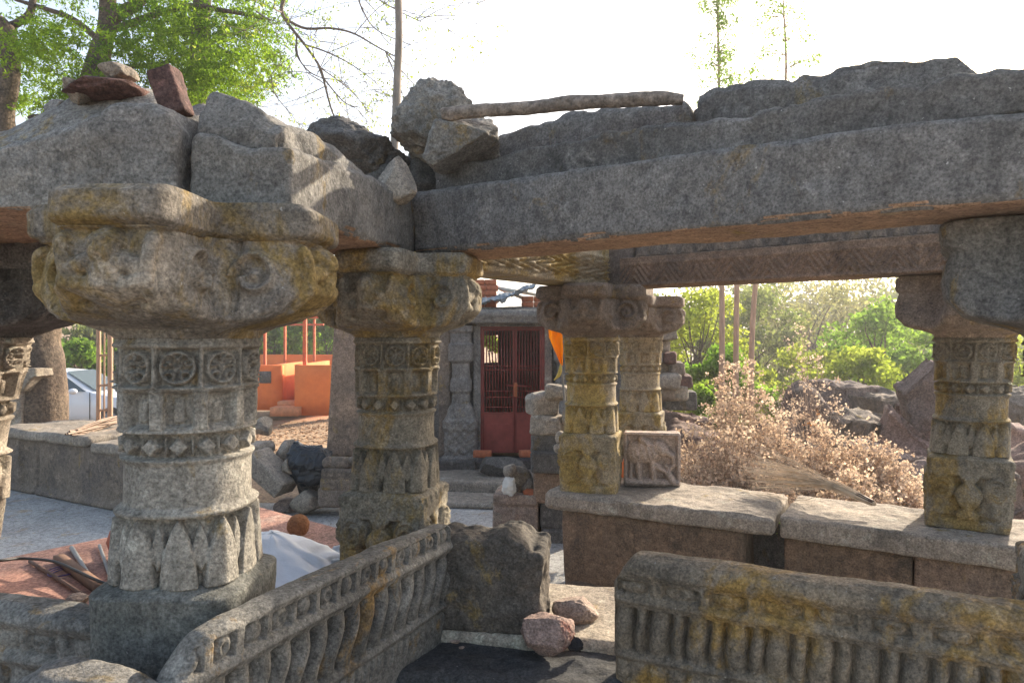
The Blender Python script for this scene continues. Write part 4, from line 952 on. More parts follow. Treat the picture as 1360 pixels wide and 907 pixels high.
for px, lb in ((638, 'left'), (701, 'right')):
    slab('threshold_brick', M_brick, P(px-10, 608, 8.3), 5 if px < 650 else -12, .22, .11, .085, res=.03, r=.01, rough=.004, seed=px, label=f'red brick lying at the {lb} foot of the maroon gate', cat='brick', group='bricks at the gate foot')
# bricks on the shrine roof
bm_ = None
def brick(x, y, z, lb, grp, yaw=0):
    global bm_
    if bm_ is None:
        bm_ = slab('roof_brick', M_brick, (x, y, z), 0, .155, .10, .07, res=.03, r=.006, rough=.004, seed=77, label=lb, cat='brick', group=grp); o = bm_; bm0[0] = (x, y, z)
    else:
        o = bm_.copy(); COL.objects.link(o); setp(o, lb, 'brick', grp); o.location = bm_.location+Vector((x-bm0[0][0], y-bm0[0][1], z-bm0[0][2]))
bm0 = [None]; zr = zt_+.098
for c_ in range(5):
    for k in range(2):
        for d_ in range(2): brick(TX(627)+k*.158+(.02 if c_ % 2 else 0), TD+.02+d_*.105, zr+c_*.072, 'red brick in the taller stack on the shrine roof', 'bricks stacked on the shrine roof')
for c_ in range(2):
    for k in range(3): brick(TX(693)+k*.158, TD+.03, zr+c_*.072, 'red brick in the low row on the shrine roof beside the tarp', 'bricks in the low row on the shrine roof')
x, y = X_.ravel(), Y_.ravel(); p = np.stack([x, y, 0*x], 1)
zz = .10+.10*x+.05*fbm(p, 1.6, 3, 5)*2+.04*fbm(p, 4, 4, 6, ridge=True)
V = np.stack([TX(674)+x*.36, TD+.02+y*.30+.02*np.sin(x*9), zr+.01+np.maximum(zz*1.3+.03*y, .0)], 1); n = len(V)
emit('crumpled_tarp', np.concatenate([V, V-[0, 0, .006]]), [gridfaces(80, 90), gridfaces(80, 90, off=n)[:, ::-1]], M_tarp, label='crumpled blue grey tarp between the brick stacks on the shrine roof', cat='tarp')
for k, (a_, b_) in enumerate((((636, 378), (716, 392)), ((664, 384), (705, 400)))):
    A = P(*a_, TD+.1+.1*k); B = P(*b_, TD+.05)
    V, F = tube_geo([A, B], .022, 8); emit('white_pole', V, F, plain('whitish_bamboo', (.5, .47, .42), .7), label=('upper' if k == 0 else 'lower')+' of the two pale poles lying on the roof bricks', cat='pole', group='pale poles on the shrine roof')
# stone stack right of the gate
SG = 'stones stacked on the block pedestal'
for k, (nm, m_, x0, y0, x1, y1, D_, dp, lb) in enumerate((
    ('pedestal_block', M_dark, 718, 703, 770, 728, 5.9, .5, 'lowest dark block of the pedestal beside the shrine'),
    ('pedestal_block', M_dark, 717, 667, 770, 704, 5.92, .5, 'dark squared block second from the ground in the pedestal'),
    ('pedestal_block', M_rbrn, 708, 627, 765, 668, 5.88, .45, 'brown upright block under the flat cap block'),
    ('pedestal_block', M_dark, 704, 600, 768, 629, 5.8, .5, 'flat dark cap block carrying the stacked stones'))):
    A = P(x0, y1, D_); slab(nm, m_, A, 8, (x1-x0)/FPX*D_, dp, (y1-y0)/FPX*D_, res=.02, r=.02, rough=.018, seed=220+k, chip=.03, label=lb, cat='block', group='blocks of the pedestal')
for k, (x0, y0, x1, y1, lb) in enumerate(((704, 574, 748, 602, 'grey squared stone lowest on the flat cap block'), (703, 552, 744, 578, 'flat grey stone second in the stack on the cap block'), (708, 523, 746, 554, 'dark pointed stone third in the stack on the cap block'), (722, 513, 756, 532, 'pale top stone of the stack beside the flag stick'), (742, 540, 764, 566, 'round stone right of the stack behind the flag stick'))):
    A = P(x0, y1, 5.9); ww = (x1-x0)/FPX*5.9; hh_ = (y1-y0)/FPX*5.9
    slab('stacked_stone', (M_dark, M_slab, M_slab, M_tan, M_slab)[k], A, (6, 14, -12, 10, 25)[k], ww, .3, hh_, res=.012, r=.035, rough=.03, big=.03, seed=230+k, chip=.05, f=6, zt=lambda x, y: hh_*(1-.25*(x/ww-.5)*(1 if k % 2 else -1)), label=lb, cat='stone', group=SG)
root = thing('broken_bust', P(743, 602, 5.75), 'small broken carved figure leaning against the stack on the cap block', 'statue')
mb = MB()
for q in ((735, 586, 753, 603, 1), (737, 572, 752, 590, 2)):
    V, F = rock_geo(P((q[0]+q[2])/2, (q[1]+q[3])/2, 5.72), ((q[2]-q[0])/FPX*5.7, .1, (q[3]-q[1])/FPX*5.7), seed=240+q[4], n=14, cuts=2, rough=.1); mb.add(V, F)
mb.build('body', M_slab, root)
slab('carved_pedestal', M_pink, P(654, 722, 5.95), 8, .40, .36, .44, res=.01, r=.02, rough=.01, seed=245, chip=.02,
     relief=lambda x, z: .02*sst(.32, .36, z)-.022*gs(z-.335, .012)+.014*gs(x-.2, .014)*(z < .32)+.02*sst(.06, .03, z)-.018*gs(z-.07, .01)+.008*gs(z-.27, .01),
     label='square pinkish carved pedestal in front of the shrine', cat='pedestal')
root = thing('broken_bull', P(688, 660, 6.0), 'headless grey stone bull sitting on the pinkish pedestal', 'statue')
mb = MB()
for i_, (x0, y0, x1, y1, d_) in enumerate(((670, 618, 707, 658, 6.05), (668, 616, 686, 634, 5.98), (690, 632, 712, 658, 6.05))):
    V, F = rock_geo(P((x0+x1)/2, (y0+y1)/2, d_), ((x1-x0)/FPX*d_, .22, (y1-y0)/FPX*d_), seed=250+i_, n=22, cuts=3, rough=.07); mb.add(V, F)
mb.build('body', M_slab, root)
V, F = rock_geo(P(676, 646, 5.88), (.13, .1, .17), seed=259, n=20, cuts=14, rough=.3); emit('pale_break', V, F, plain('chalky_white', (.62, .6, .56), .9), root)
rock('small_red_stone', M_brick, 694, 648, 712, 662, 5.95, .1, seed=256, n=12, label='small red brick lump beside the headless bull', cat='stone')
# flag
root = thing('small_flag', P(752, 560, 5.7), 'small orange flag hanging from a thin leaning stick', 'flag')
V, F = tube_geo(smooth_path([P(754, 602, 5.7), P(752, 560, 5.7), P(747, 500, 5.7), P(741, 450, 5.7), P(738, 434, 5.7)], 14), .010, 7); emit('stick', V, F, M_pipe, root)
uu, vv = np.meshgrid(np.linspace(0, 1, 20), np.linspace(0, 1, 24))
lx = np.interp(vv, [0, .3, 1], [728, 729, 744]); rx = np.interp(vv, [0, .15, .6, 1], [733, 747, 748, 747]); py = 433+vv*50+uu*3
pxx = lx+(rx-lx)*uu; dd = 5.66+.035*np.sin(uu*7+vv*3)
V = np.stack([(pxx-680)/FPX*dd, dd, EYE-(py-HZ)/FPX*dd], -1).reshape(-1, 3)
emit('flag_cloth', V, gridfaces(24, 20), M_flag, root)
mb = MB()
for k in range(6):
    a_ = np.array(P(745, 483, 5.66)); b_ = np.array(P(743-k*1.4, 500+k, 5.66)); V, F = tube_geo(smooth_path([a_, (a_+b_)/2+rng.normal(size=3)*.01, b_], 6), .006, 5); mb.add(V, F)
mb.build('tassel', plain('yellow_thread', (.55, .42, .12), .9), root)

# ------------------------------------------------------------------ orange enclosure
root = thing('orange_enclosure', (-5.6, 19, -.66), 'bright orange walled enclosure with thin red posts and steps', 'enclosure')
def obox(name, x0, x1, y0, y1, D_, dp, mat=M_orange, par=root, **k):
    A = P(x0, y1, D_); V, F = slab_geo(A, k.pop('yaw', 0), (x1-x0)/FPX*D_, dp, (y1-y0)/FPX*D_, res=.4, r=.012, rough=.0); return emit(name, V, F, mat, par, **k)
obox('wall', 391, 470, 485, 552, 18.6, .25)
obox('wall', 391, 397, 484, 549, 18.9, 3.2)
obox('wall', 325, 374, 485, 545, 19.2, .25)
obox('wall', 362, 374, 484, 543, 19.5, 2.5)
obox('wall', 310, 480, 471, 505, 25.5, .25)
obox('floor_slab', 300, 480, 531, 536, 20.5, 5.2, M_conc)
obox('plaque', 344, 360, 493, 509, 19.17, .03, M_dark)
for (px, y0, D_, w_) in ((405, 420, 19.0, 4.5), (352, 424, 20.5, 3), (378.5, 430, 25.2, 2.6), (417.5, 424, 25.2, 2.6), (340, 420, 19.0, 3)):
    V, F = box_geo(*(lambda a: (a[0]-w_/2/FPX*D_, a[0]+w_/2/FPX*D_, D_-.05, D_+.05, EYE-(486-HZ)/FPX*D_, a[2]))(P(px, y0, D_))); emit('post', V, F, plain('red_post_paint', (.55, .10, .035), .6), root, smooth=False)
for (xa, xb, py, D_) in ((338, 440, 421, 19.0), (350, 430, 431, 25.2)):
    A, B = P(xa, py, D_), P(xb, py, D_); emit('rail', *box_geo(A[0], B[0], D_-.04, D_+.04, A[2]-.04, A[2]+.03), plain('red_rail_paint', (.55, .10, .035), .6), root, smooth=False)
for k, (x0, x1, y0, y1, D_) in enumerate(((368, 398, 533, 541, 18.9), (358, 396, 541, 553, 18.3))):
    obox('step', x0, x1, y0, y1, D_, .5, plain('dusty_orange', (.55, .22, .11), .85, .3, 6))
# ------------------------------------------------------------------ car
root = thing('parked_car', (-11.0, 16, -1.05), 'white hatchback parked beyond the tree trunk at left', 'car')
CY = 16.0; cz = EYE-(577-HZ)/FPX*CY; Xn = (190-680)/FPX*CY; mb = MB()
st_ = np.linspace(0, 4.1, 60)
topz = np.interp(st_, [0, .06, .35, 1.0, 1.25, 2.05, 2.6, 3.4, 3.95, 4.1], [.45, .66, .80, .93, 1.0, 1.46, 1.50, 1.44, 1.05, .6])
belt = np.interp(st_, [0, .06, .35, 1.0, 1.25, 3.5, 3.95, 4.1], [.45, .66, .80, .92, .97, 1.02, .98, .6])
hw = np.interp(st_, [0, .15, .6, 3.4, 3.9, 4.1], [.55, .72, .84, .85, .78, .65])
rows = []
for s_, tz, bz, w_ in zip(st_, topz, belt, hw):
    tw = w_*(.72 if tz-bz > .05 else .86)
    rows.append([(-w_*.92, .22), (-w_, .45), (-w_, .65), (-w_*.97, bz), (-(tw), max(tz-.05, bz+.002)), (-tw*.7, tz), (tw*.7, tz), (tw, max(tz-.05, bz+.002)), (w_*.97, bz), (w_, .65), (w_, .45), (w_*.92, .22)])
rows = np.array(rows); V = np.stack([Xn-np.repeat(st_, 12), CY+.85+rows[:, :, 0].ravel(), cz+rows[:, :, 1].ravel()], 1)
M_car = plain('white_car_paint', (.62, .66, .72), .25, .02, 3, 0, spec=.6); M_glass = plain('dark_car_glass', (.05, .07, .08), .08, .1, 2, 0, spec=.9)
ff = [gridfaces(60, 12, True)]; ff.append(np.array([list(range(12))])); ff.append(np.array([list(range(59*12, 60*12))[::-1]]))
emit('body', V, ff, M_car, root)
def cp(s_, y_, z_): return (Xn-s_, CY+.85+y_, cz+z_)
def quadp(name, pts_, mat):
    pts_ = np.array(pts_, float); emit(name, np.concatenate([pts_, pts_+[0, .015, 0]]), [np.array([[0, 1, 2, 3], [7, 6, 5, 4]]), np.array([[0, 4, 5, 1], [1, 5, 6, 2], [2, 6, 7, 3], [3, 7, 4, 0]])], mat, root, smooth=False)
quadp('side_window', [cp(1.35, -.83, 1.0), cp(2.35, -.86, 1.02), cp(2.45, -.66, 1.40), cp(2.0, -.65, 1.38)], M_glass)
quadp('side_window', [cp(2.42, -.86, 1.02), cp(3.35, -.86, 1.03), cp(3.2, -.66, 1.38), cp(2.5, -.66, 1.41)], M_glass)
quadp('windshield', [cp(1.22, -.60, 1.0), cp(2.0, -.52, 1.465), cp(2.0, .52, 1.465), cp(1.22, .60, 1.0)], plain('sky_tinted_glass', (.13, .18, .20), .1, .05, 2, 0, spec=.8))
for s_ in (.75, 3.3):
    for y_ in (-.86, .86):
        t_ = np.linspace(0, 2*np.pi, 28, endpoint=False); pr = [(.001, -.10), (.30, -.10), (.32, -.06), (.32, .06), (.30, .10), (.001, .10)]
        V = np.concatenate([np.stack([Xn-s_+r_*np.cos(t_), np.full(28, CY+.85+y_*.93+o_), cz+.32+r_*np.sin(t_)], 1) for r_, o_ in pr])
        wh = emit('wheel', V, gridfaces(6, 28, True), M_rub2, root)
        pr = [(.001, -.105), (.20, -.108), (.21, -.09)]
        V = np.concatenate([np.stack([Xn-s_+r_*np.cos(t_), np.full(28, CY+.85+y_*.93+o_*(1 if y_ < 0 else -1)), cz+.32+r_*np.sin(t_)], 1) for r_, o_ in pr])
        emit('rim', V, gridfaces(3, 28, True), M_pipe, wh)
V, F = rock_geo(cp(1.55, -1.0, 1.02), (.2, .16, .14), seed=3, n=12, cuts=0, rough=0); emit('mirror', V, F, M_car, root)
V, F = rock_geo(cp(.16, -.62, .66), (.28, .14, .14), seed=4, n=12, cuts=0, rough=0); emit('headlight', V, F, plain('headlight_glass', (.5, .55, .6), .1), root)
for s_ in (1.25, 2.38, 3.4): emit('door_line', *box_geo(Xn-s_-.006, Xn-s_+.006, CY-.006, CY+.01, cz+.35, cz+.98), M_rub2, root, smooth=False)

# ladder
root = thing('wooden_ladder', P(137, 566, 11), 'slim wooden ladder like frame standing beyond the left seat', 'ladder')
for x_, w_, nm in ((130.5, .035, 'upright'), (146, .04, 'upright'), (138, .014, 'brace')):
    V, F = tube_geo(smooth_path([P(x_, 566, 11), P(x_+.5, 480, 11), P(x_, 395, 11)], 8), w_, 7); emit(nm, V, F, M_pole, root)
for py in (545, 512, 472, 434):
    V, F = tube_geo([P(130, py, 11), P(146, py-1, 11)], .02, 6); emit('rung', V, F, M_pole, root)

# ------------------------------------------------------------------ trees
def tree(name, label, X, Y, H, cr, ch, nl, lsz, mat, seed, cat='tree', group=None, tr=.1, nclump=26, bark=None, asp=.4, zlow=.35, zb=None, lean=(0, 0), sparse=.22):
    rg = np.random.default_rng(seed); z0 = float(terrain_h(np.array([X]), np.array([Y]))[0]) if zb is None else zb
    root = thing(name, (X, Y, z0), label, cat, group)
    cl = []
    for k in range(nclump):
        d = rg.normal(size=3); d /= np.linalg.norm(d); rr = rg.uniform(.35, 1)**.6
        cl.append((X+lean[0]+d[0]*rr*cr, Y+lean[1]+d[1]*rr*cr, z0+H-ch/2+d[2]*rr*ch/2, cr*rg.uniform(.18, .38)))
    mb = MB(); tp_ = np.array([X+lean[0]*.7, Y+lean[1]*.7, z0+H-ch*.45])
    trunk = smooth_path([(X, Y, z0-.1), (X+rg.normal()*.04*H, Y, z0+H*.3), tp_], 12)
    mb.add(*tube_geo(trunk, np.linspace(tr, tr*.35, 12), 8))
    for c_ in cl:
        i = rg.integers(4, 12); a_ = trunk[i]; b_ = np.array(c_[:3])
        mid = (a_+b_)/2+rg.normal(size=3)*.08*cr+[0, 0, -.05*cr]
        mb.add(*tube_geo(smooth_path([a_, mid, b_], 7), np.linspace(tr*.32, tr*.06, 7), 5, False))
    mb.build('trunk', bark or M_bark, root)
    cs = []
    for c_ in cl:
        n = int(nl/nclump*(c_[3]/(cr*.28))**1.6); q = rg.normal(size=(n, 3)); q /= np.linalg.norm(q, axis=1, keepdims=True)+1e-9
        q = q*rg.uniform(.15, 1.15, (n, 1))**.7*c_[3]*np.array([1.15, 1.15, .75]); cs.append(np.array(c_[:3])+q)
    C = np.concatenate(cs); V, F = leaf_geo(C, lsz, asp, seed+1)
    emit('crown', V, F, mat, root)
    return root
GB = 'green trees in the valley behind'
trees = [  # px, D, top y, width px, material, label
 (1165, 17, 378, 150, M_gree, 'bright green round tree in the valley, right of centre under the lintel'),
 (1150, 12.5, 462, 130, M_ylw, 'low yellow green bush tree just beyond the rubble stones'),
 (1215, 15, 440, 90, M_gree, 'green tree directly left of the brown grey pillar'),
 (1355, 14, 445, 110, M_ylw, 'yellow green tree at the right edge beyond the brown grey pillar'),
 (1080, 26, 366, 190, M_farb, 'dusty brownish tree behind the bright round tree'),
 (1000, 21, 388, 130, M_far, 'pale dusty tree right of the three wooden poles'),
 (930, 14, 378, 150, M_ylw, 'yellow green tree between the yellow pillars and the wooden poles'),
 (905, 20, 372, 120, M_far, 'pale green tree directly behind the rough stone pile'),
 (1240, 34, 368, 190, M_far, 'far dusty green tree left of the right capital'),
 (1130, 40, 362, 210, M_farb, 'far brownish tree on the skyline right of centre'),
 (1010, 45, 358, 210, M_far, 'far pale tree on the skyline above the dried bushes'),
 (1330, 30, 400, 180, M_far, 'dusty green tree far behind at the right edge'),
 (960, 11, 470, 110, M_gree, 'bright leafy green bush behind the tall dried bush'),
 (1060, 15, 455, 110, M_ylw, 'yellow green bush behind the dried shrubs at centre right'),
 (1210, 24, 410, 120, M_gree, 'medium green tree beyond the bright round tree'),
 (1290, 50, 372, 260, M_farb, 'farthest brown tree mass rising behind the right pillar'),
]
for k, (px, D_, ty, wp, m_, lb) in enumerate(trees):
    X = (px-680)/FPX*D_; z0 = float(terrain_h(np.array([X]), np.array([float(D_)]))[0]); H = EYE-(ty-HZ)/FPX*D_-z0; cr = wp/2/FPX*D_
    tree('leafy_tree', lb, X, D_, H, cr, H*.85, 7000, .010*D_*.75 if D_ > 13 else .10, m_, 300+k, group=GB, tr=.02*H, nclump=34, asp=.55)
# left side greenery
for k, (px, D_, ty, wp, m_, lb) in enumerate([(100, 21, 448, 80, M_gree, 'round green bush behind the white car'), (165, 23, 430, 70, M_gree, 'taller green tree behind the slim ladder'), (128, 30, 425, 110, M_far, 'pale green tree far behind the car and ladder'),
        (365, 32, 418, 90, M_gree, 'green tree behind the left posts of the orange enclosure'), (430, 30, 405, 100, M_gree, 'green tree behind the right side of the orange enclosure'), (395, 38, 412, 120, M_far, 'pale tree far behind the middle of the orange enclosure'), (660, 14, 430, 60, M_ylw, 'yellow green bush seen through the shrine back window'), (20, 26, 425, 100, M_gree, 'green tree at the left edge beyond the broken pillar')]):
    X = (px-680)/FPX*D_; z0 = float(terrain_h(np.array([X]), np.array([float(D_)]))[0]); H = EYE-(ty-HZ)/FPX*D_-z0
    tree('leafy_tree', lb, X, D_, H, wp/2/FPX*D_, H*.9, 6000, .0085*D_, m_, 340+k, group='green trees beyond the left side', tr=.02*H, nclump=30, asp=.55)
# tall thin saplings whose stems show as poles
for k, (pb, pt, ty, lb) in enumerate(((957, 955, -30, 'leftmost of the three thin tall saplings, feathery top above the roof'), (976, 985, 150, 'middle of the three thin tall saplings, its leaves hidden by the roof'), (997, 1043, 0, 'rightmost of the three thin tall saplings, with a sparse leaning top'))):
    D_ = 9.6+.3*k; root = thing('tall_sapling', P(pb, 640, D_), lb, 'tree', 'thin tall saplings behind the roof')
    pts = smooth_path([P(pb, 640, D_), P(pb+(2 if k < 2 else 3), 420, D_), P((pb+pt)/2, 250, D_), P(pt, 115, D_), P(pt-3, ty, D_)], 30)
    V, F = tube_geo(pts, np.linspace(.05, .011, 30), 8); emit('trunk', V, F, M_pole, root)
    rg = np.random.default_rng(400+k); cs = []; mb = MB()
    for i in range(90 if k < 1 else (70 if k == 2 else 12)):
        a_ = pts[rg.integers(17, 30)]; d = rg.normal(size=3); d[2] = abs(d[2])*.5+.2; d /= np.linalg.norm(d); L_ = rg.uniform(.2, .55)*(1 if k < 2 else 1.2)
        b_ = a_+d*L_; V, F = tube_geo([a_, (a_+b_)/2+[0, 0, .04], b_], [.006, .004, .002], 4, False); mb.add(V, F)
        for t_ in (.45, .7, .9, 1.0): cs.append(a_+(b_-a_)*t_+rg.normal(size=(12, 3))*.05)
    mb.build('branches', M_twig, root)
    V, F = leaf_geo(np.concatenate(cs), .065, .28, 410+k, .6); emit('crown', V, F, M_gree, root)

# big neem tree at left
TR = 9.3
root = thing('neem_tree', P(60, 570, TR), 'large green neem tree whose thick trunk stands beyond the left seat', 'tree')
z0 = float(terrain_h(np.array([-6.3]), np.array([TR]))[0])
mb = MB()
tr_ = smooth_path([(P(52, 560, TR)[0], TR, z0-.1), P(54, 500, TR), P(52, 430, TR), P(90, 250, TR), P(125, 100, TR), P(143, 20, TR), P(140, -120, TR)], 40)
def bark_tube(pts, rad, n=40, amp=.02, seed=0):
    V, F = tube_geo(pts, rad, n); c_ = np.repeat(pts, n, 0); c_ = np.concatenate([c_, pts[:1], pts[-1:]]); d = V-c_
    q = V*np.array([1, 1, .45]); return V+d*(amp*8*np.abs(fbm(q, 7, 4, seed))[:, None]+.5*amp*fbm(V, 18, 3, seed+1)[:, None]*6), F
mb.add(*bark_tube(tr_, np.interp(np.linspace(0, 1, 40), [0, .06, .2, .5, .75, 1], [.42, .33, .29, .20, .115, .08])))
def limb(px_, r0, r1, D_=TR, n=22, seed=0, nn=10):
    pts = smooth_path([P(*q, D_) if len(q) == 2 else P(*q) for q in px_], n); V, F = tube_geo(pts, np.linspace(r0, r1, n), nn); mb.add(V, F); return pts
limb([(62, 400), (20, 240), (4, 160), (12, 110), (14, 78), (5, 35, 9.2), (-40, 20, 9.0)], .17, .09)
limb([(14, 78), (-10, 60), (-60, 10)], .1, .05)
limb([(5, 38), (25, 30), (42, 12), (44, -40)], .06, .04)
limb([(141, 30), (165, 15), (185, 3), (215, -30)], .10, .06)
limb([(138, 60), (100, 28), (60, 12), (20, 0)], .05, .02)
limb([(128, 90), (90, 150), (45, 155), (38, 158)], .05, .02)
limb([(150, 90), (215, 85), (245, 68), (290, 62)], .035, .012)
limb([(150, 40), (240, 10), (300, 15), (350, 25)], .05, .02)
limb([(290, 62), (330, 90), (370, 130)], .015, .006)
mb.build('trunk', M_bark, root)
rg = np.random.default_rng(500); cs = []
def clump(px, py, rp, n, D_=None):
    D2 = D_ or TR+rg.normal()*.7
    nn = max(4, int(n/19))
    for _ in range(nn):   # pinnate sprays: leaflets along short hanging stalks
        a_ = np.array(P(px+rg.normal()*rp*.5, py+rg.normal()*rp*.42, D2+rg.normal()*.25)); d = rg.normal(size=3); d[2] = -abs(d[2])*.7-.15; d /= np.linalg.norm(d)
        L_ = rg.uniform(.15, .32); t_ = np.linspace(0, 1, 26)[:, None]; side = np.cross(d, [0, 0, 1.]); side /= np.linalg.norm(side)+1e-9
        cs.append(a_+d*L_*t_+side*(.035*np.where(np.arange(26) % 2, 1, -1))[:, None]+rg.normal(size=(26, 3))*.012)
for (px, py, rp, n) in ((60, 90, 55, 2600), (40, 60, 40, 1500), (95, 130, 45, 2400), (120, 105, 40, 1600), (70, 40, 50, 1500), (150, 130, 30, 900), (180, 60, 50, 2600), (215, 30, 55, 3000), (250, 60, 60, 4200), (290, 30, 60, 3200), (265, 100, 50, 3600), (230, 120, 45, 2400), (300, 80, 55, 3200), (320, 120, 35, 1500), (345, 55, 40, 1500), (355, 90, 30, 900), (340, 10, 45, 1200), (290, -30, 80, 2500), (160, -50, 90, 3000), (60, -40, 80, 2500), (30, 130, 30, 700), (200, 0, 50, 1500), (-30, 60, 60, 900)): clump(px, py, rp, n)
C = np.concatenate(cs); V, F = leaf_geo(C, .058, .32, 501, .5); emit('crown', V, F, M_neem, root)
# sparse hanging branches of a second tree
root = thing('sparse_tree', P(420, -260, 8.2)[:2]+(FZ,), 'nearly leafless tree whose dark twigs hang down left of the upright pole', 'tree')
mb = MB(); cs = []; rg = np.random.default_rng(520)
def grow(pts, r0, depth):
    pts = np.asarray(pts); n = len(pts); mb.add(*tube_geo(pts, np.linspace(r0, max(r0*.35, .0022), n), 6 if r0 > .01 else 4, False))
    if depth == 0:
        if rg.random() < .95: cs.append(pts[-1]+rg.normal(size=(12, 3))*.05)
        return
    for k in range(5 if depth > 1 else 4):
        i = rg.integers(n//4, n); a_ = pts[i]; t_ = pts[min(i+1, n-1)]-pts[max(i-1, 0)]; t_ /= np.linalg.norm(t_)
        d = t_+rg.normal(size=3)*.75; d /= np.linalg.norm(d); L_ = (.75, .5, .34)[2-depth if depth < 3 else 0]*rg.uniform(.6, 1.3)
        b_ = a_+d*L_; m_ = (a_+b_)/2+rg.normal(size=3)*.06+[0, 0, .03]
        grow(smooth_path([a_, m_, b_], 7), max(r0*.42, .003), depth-1)
T2 = 8.2
for px_, r_ in (([(400, -70), (380, -10), (374, 15), (385, 35), (405, 60), (425, 90), (432, 115), (440, 145), (452, 175)], .026),
                ([(378, 25), (405, 38), (440, 38), (470, 45), (500, 62), (530, 78)], .018),
                ([(393, 60), (395, 75), (410, 95), (430, 105)], .014), ([(405, 60), (430, 68), (465, 85), (500, 110)], .012),
                ([(440, -60), (470, -20), (480, 10), (500, 40), (545, 60)], .014), ([(340, 15), (355, 25), (374, 30)], .01), ([(400, -40), (450, -30), (520, 10), (560, 30)], .012), ([(360, 100), (365, 125), (385, 150), (400, 170)], .008), ([(432, 115), (400, 130), (370, 140)], .007), ([(425, 90), (465, 120), (490, 150)], .008)):
    grow(smooth_path([P(a_, b_, T2+.03*rg.normal()) for a_, b_ in px_], 24), r_, 2)
# its stem stands outside the picture's top, running down behind the roof
mb.add(*tube_geo(smooth_path([P(400, -70, T2), P(330, -200, T2+.3), P(280, -100, T2+1.2), P(262, 150, T2+1.6), (P(255, 560, T2+1.8)[0], T2+1.8, -.3)], 24), np.linspace(.05, .16, 24), 10))
mb.build('trunk', M_twigd, root)
V, F = leaf_geo(np.concatenate(cs), .045, .4, 521); emit('crown', V, F, M_ylw, root)

# ------------------------------------------------------------------ rubble and dried bushes behind the seat
RG = 'rubble stones behind the low wall'
rubs = [(1080, 505, 1150, 545, 9.5, 'dark rubble rock at the upper left of the heap'), (1130, 515, 1200, 560, 9.2, 'brown rubble rock in the middle top of the heap'), (1190, 520, 1240, 575, 8.8, 'grey rubble slab leaning near the brown grey pillar'),
 (1050, 530, 1110, 580, 8.6, 'purplish rubble rock above the dried bushes'), (1105, 545, 1180, 600, 8.0, 'wide brown rubble rock in the centre of the heap'), (1170, 560, 1235, 610, 7.6, 'brown rubble rock left of the brown grey pillar'),
 (1206, 490, 1248, 560, 8.0, 'tall upright reddish rock behind the brown grey pillar'), (1330, 560, 1385, 620, 7.0, 'pinkish rock right of the brown grey pillar at the edge'), (1320, 600, 1390, 680, 6.3, 'dark rubble rock at the right edge below the pinkish rock'),
 (1140, 590, 1220, 640, 6.9, 'low grey brown rubble rock above the broom handle'), (1335, 520, 1400, 570, 8.5, 'small rock pile top at the right edge'), (905, 570, 960, 610, 8.0, 'pale rubble rock right of the elephant relief'),
 (1015, 560, 1070, 600, 8.3, 'rubble rock peeping through the dried bushes'), (1090, 590, 1150, 640, 7.0, 'lower rubble rock among the dried bushes'), (880, 545, 930, 580, 8.6, 'flat pale rock behind the elephant relief'), (1230, 610, 1330, 690, 6.2, 'rubble rock hidden behind the brown grey pillar foot')]
for k, (x0, y0, x1, y1, D_, lb) in enumerate(rubs):
    ww = (x1-x0+10)/FPX*D_; hh_ = (y1-y0+14)/FPX*D_; rg = np.random.default_rng(600+k)
    V, F = slab_geo((0, 0, 0), 0, ww, ww*.8, hh_, res=max(.022, ww/34), r=.02, rough=.10, big=.12, chip=.16, f=4, seed=600+k, zt=lambda x, y: hh_*(1-.45*(x/ww)*(k % 2)-.35*(1-x/ww)*((k+1) % 2)+.15*(y/ww)))
    V = V-V.mean(0); a = rg.uniform(-.5, .5); V = np.stack([V[:,0]*math.cos(a)-V[:,2]*math.sin(a), V[:,1], V[:,0]*math.sin(a)+V[:,2]*math.cos(a)], 1)
    emit('rubble_rock', xf(V, P((x0+x1)/2, (y0+y1)/2+8, D_), rg.uniform(-35, 35)), F, (M_rub, M_brown, M_rub2s)[k % 3] if k != 7 else M_pinkr, label=lb, cat='rock', group=RG)
mb = MB(); rg = np.random.default_rng(640)
# low heap of broken stone chips that fills the gaps
for k in range(900):
    X = rg.uniform(1.6, 7.5); Y = rg.uniform(6.0, 10.5); s_ = rg.uniform(.05, .2)*(1+(rg.random() < .2)); hgt = .62*math.exp(-((X-4.4)/1.8)**2-((Y-8.2)/1.5)**2)
    V, F = rock_geo((X, Y, FZ-.08+hgt), (s_, s_*rg.uniform(.6, 1.2), s_*.7), seed=700+k, n=5, cuts=9, rough=.05, yaw=rg.uniform(0, 90), tilt=rg.uniform(-40, 40)); mb.add(V, F)
mb.build('rubble_chips', M_rub, kind='stuff', smooth=False)
# rough dry stone wall right of the yellow pillars
rows = 0
for r_ in range(7):
    for c_ in range(3):
        px = 862+c_*19+(8 if r_ % 2 else 0)+rng.normal()*2; py = 524-r_*16; 
        if px > 915-r_*3.5: continue
        nm = ('lowest', 'second lowest', 'third', 'fourth', 'fifth', 'sixth', 'topmost')[r_]
        ct = ('left', 'middle', 'right')[c_]
        wd = 24+rng.normal()*3; ht = 17+rng.normal()*1.5
        slab('wall_stone', (M_tan, M_slab, M_brown, M_red)[(r_*3+c_*2) % 4 if (r_+c_) % 5 else 1], P(px-wd/2, py+8, 7.8+rng.normal()*.06), rng.normal()*9, wd/FPX*7.9, .35, ht/FPX*7.9, res=.016, r=.03, rough=.03, big=.03, chip=.05, f=7, seed=660+r_*5+c_,
             label=f'{ct} stone of the {nm} course in the rough pile behind the yellow pillars', cat='stone', group='stones of the rough pile behind the yellow pillars')
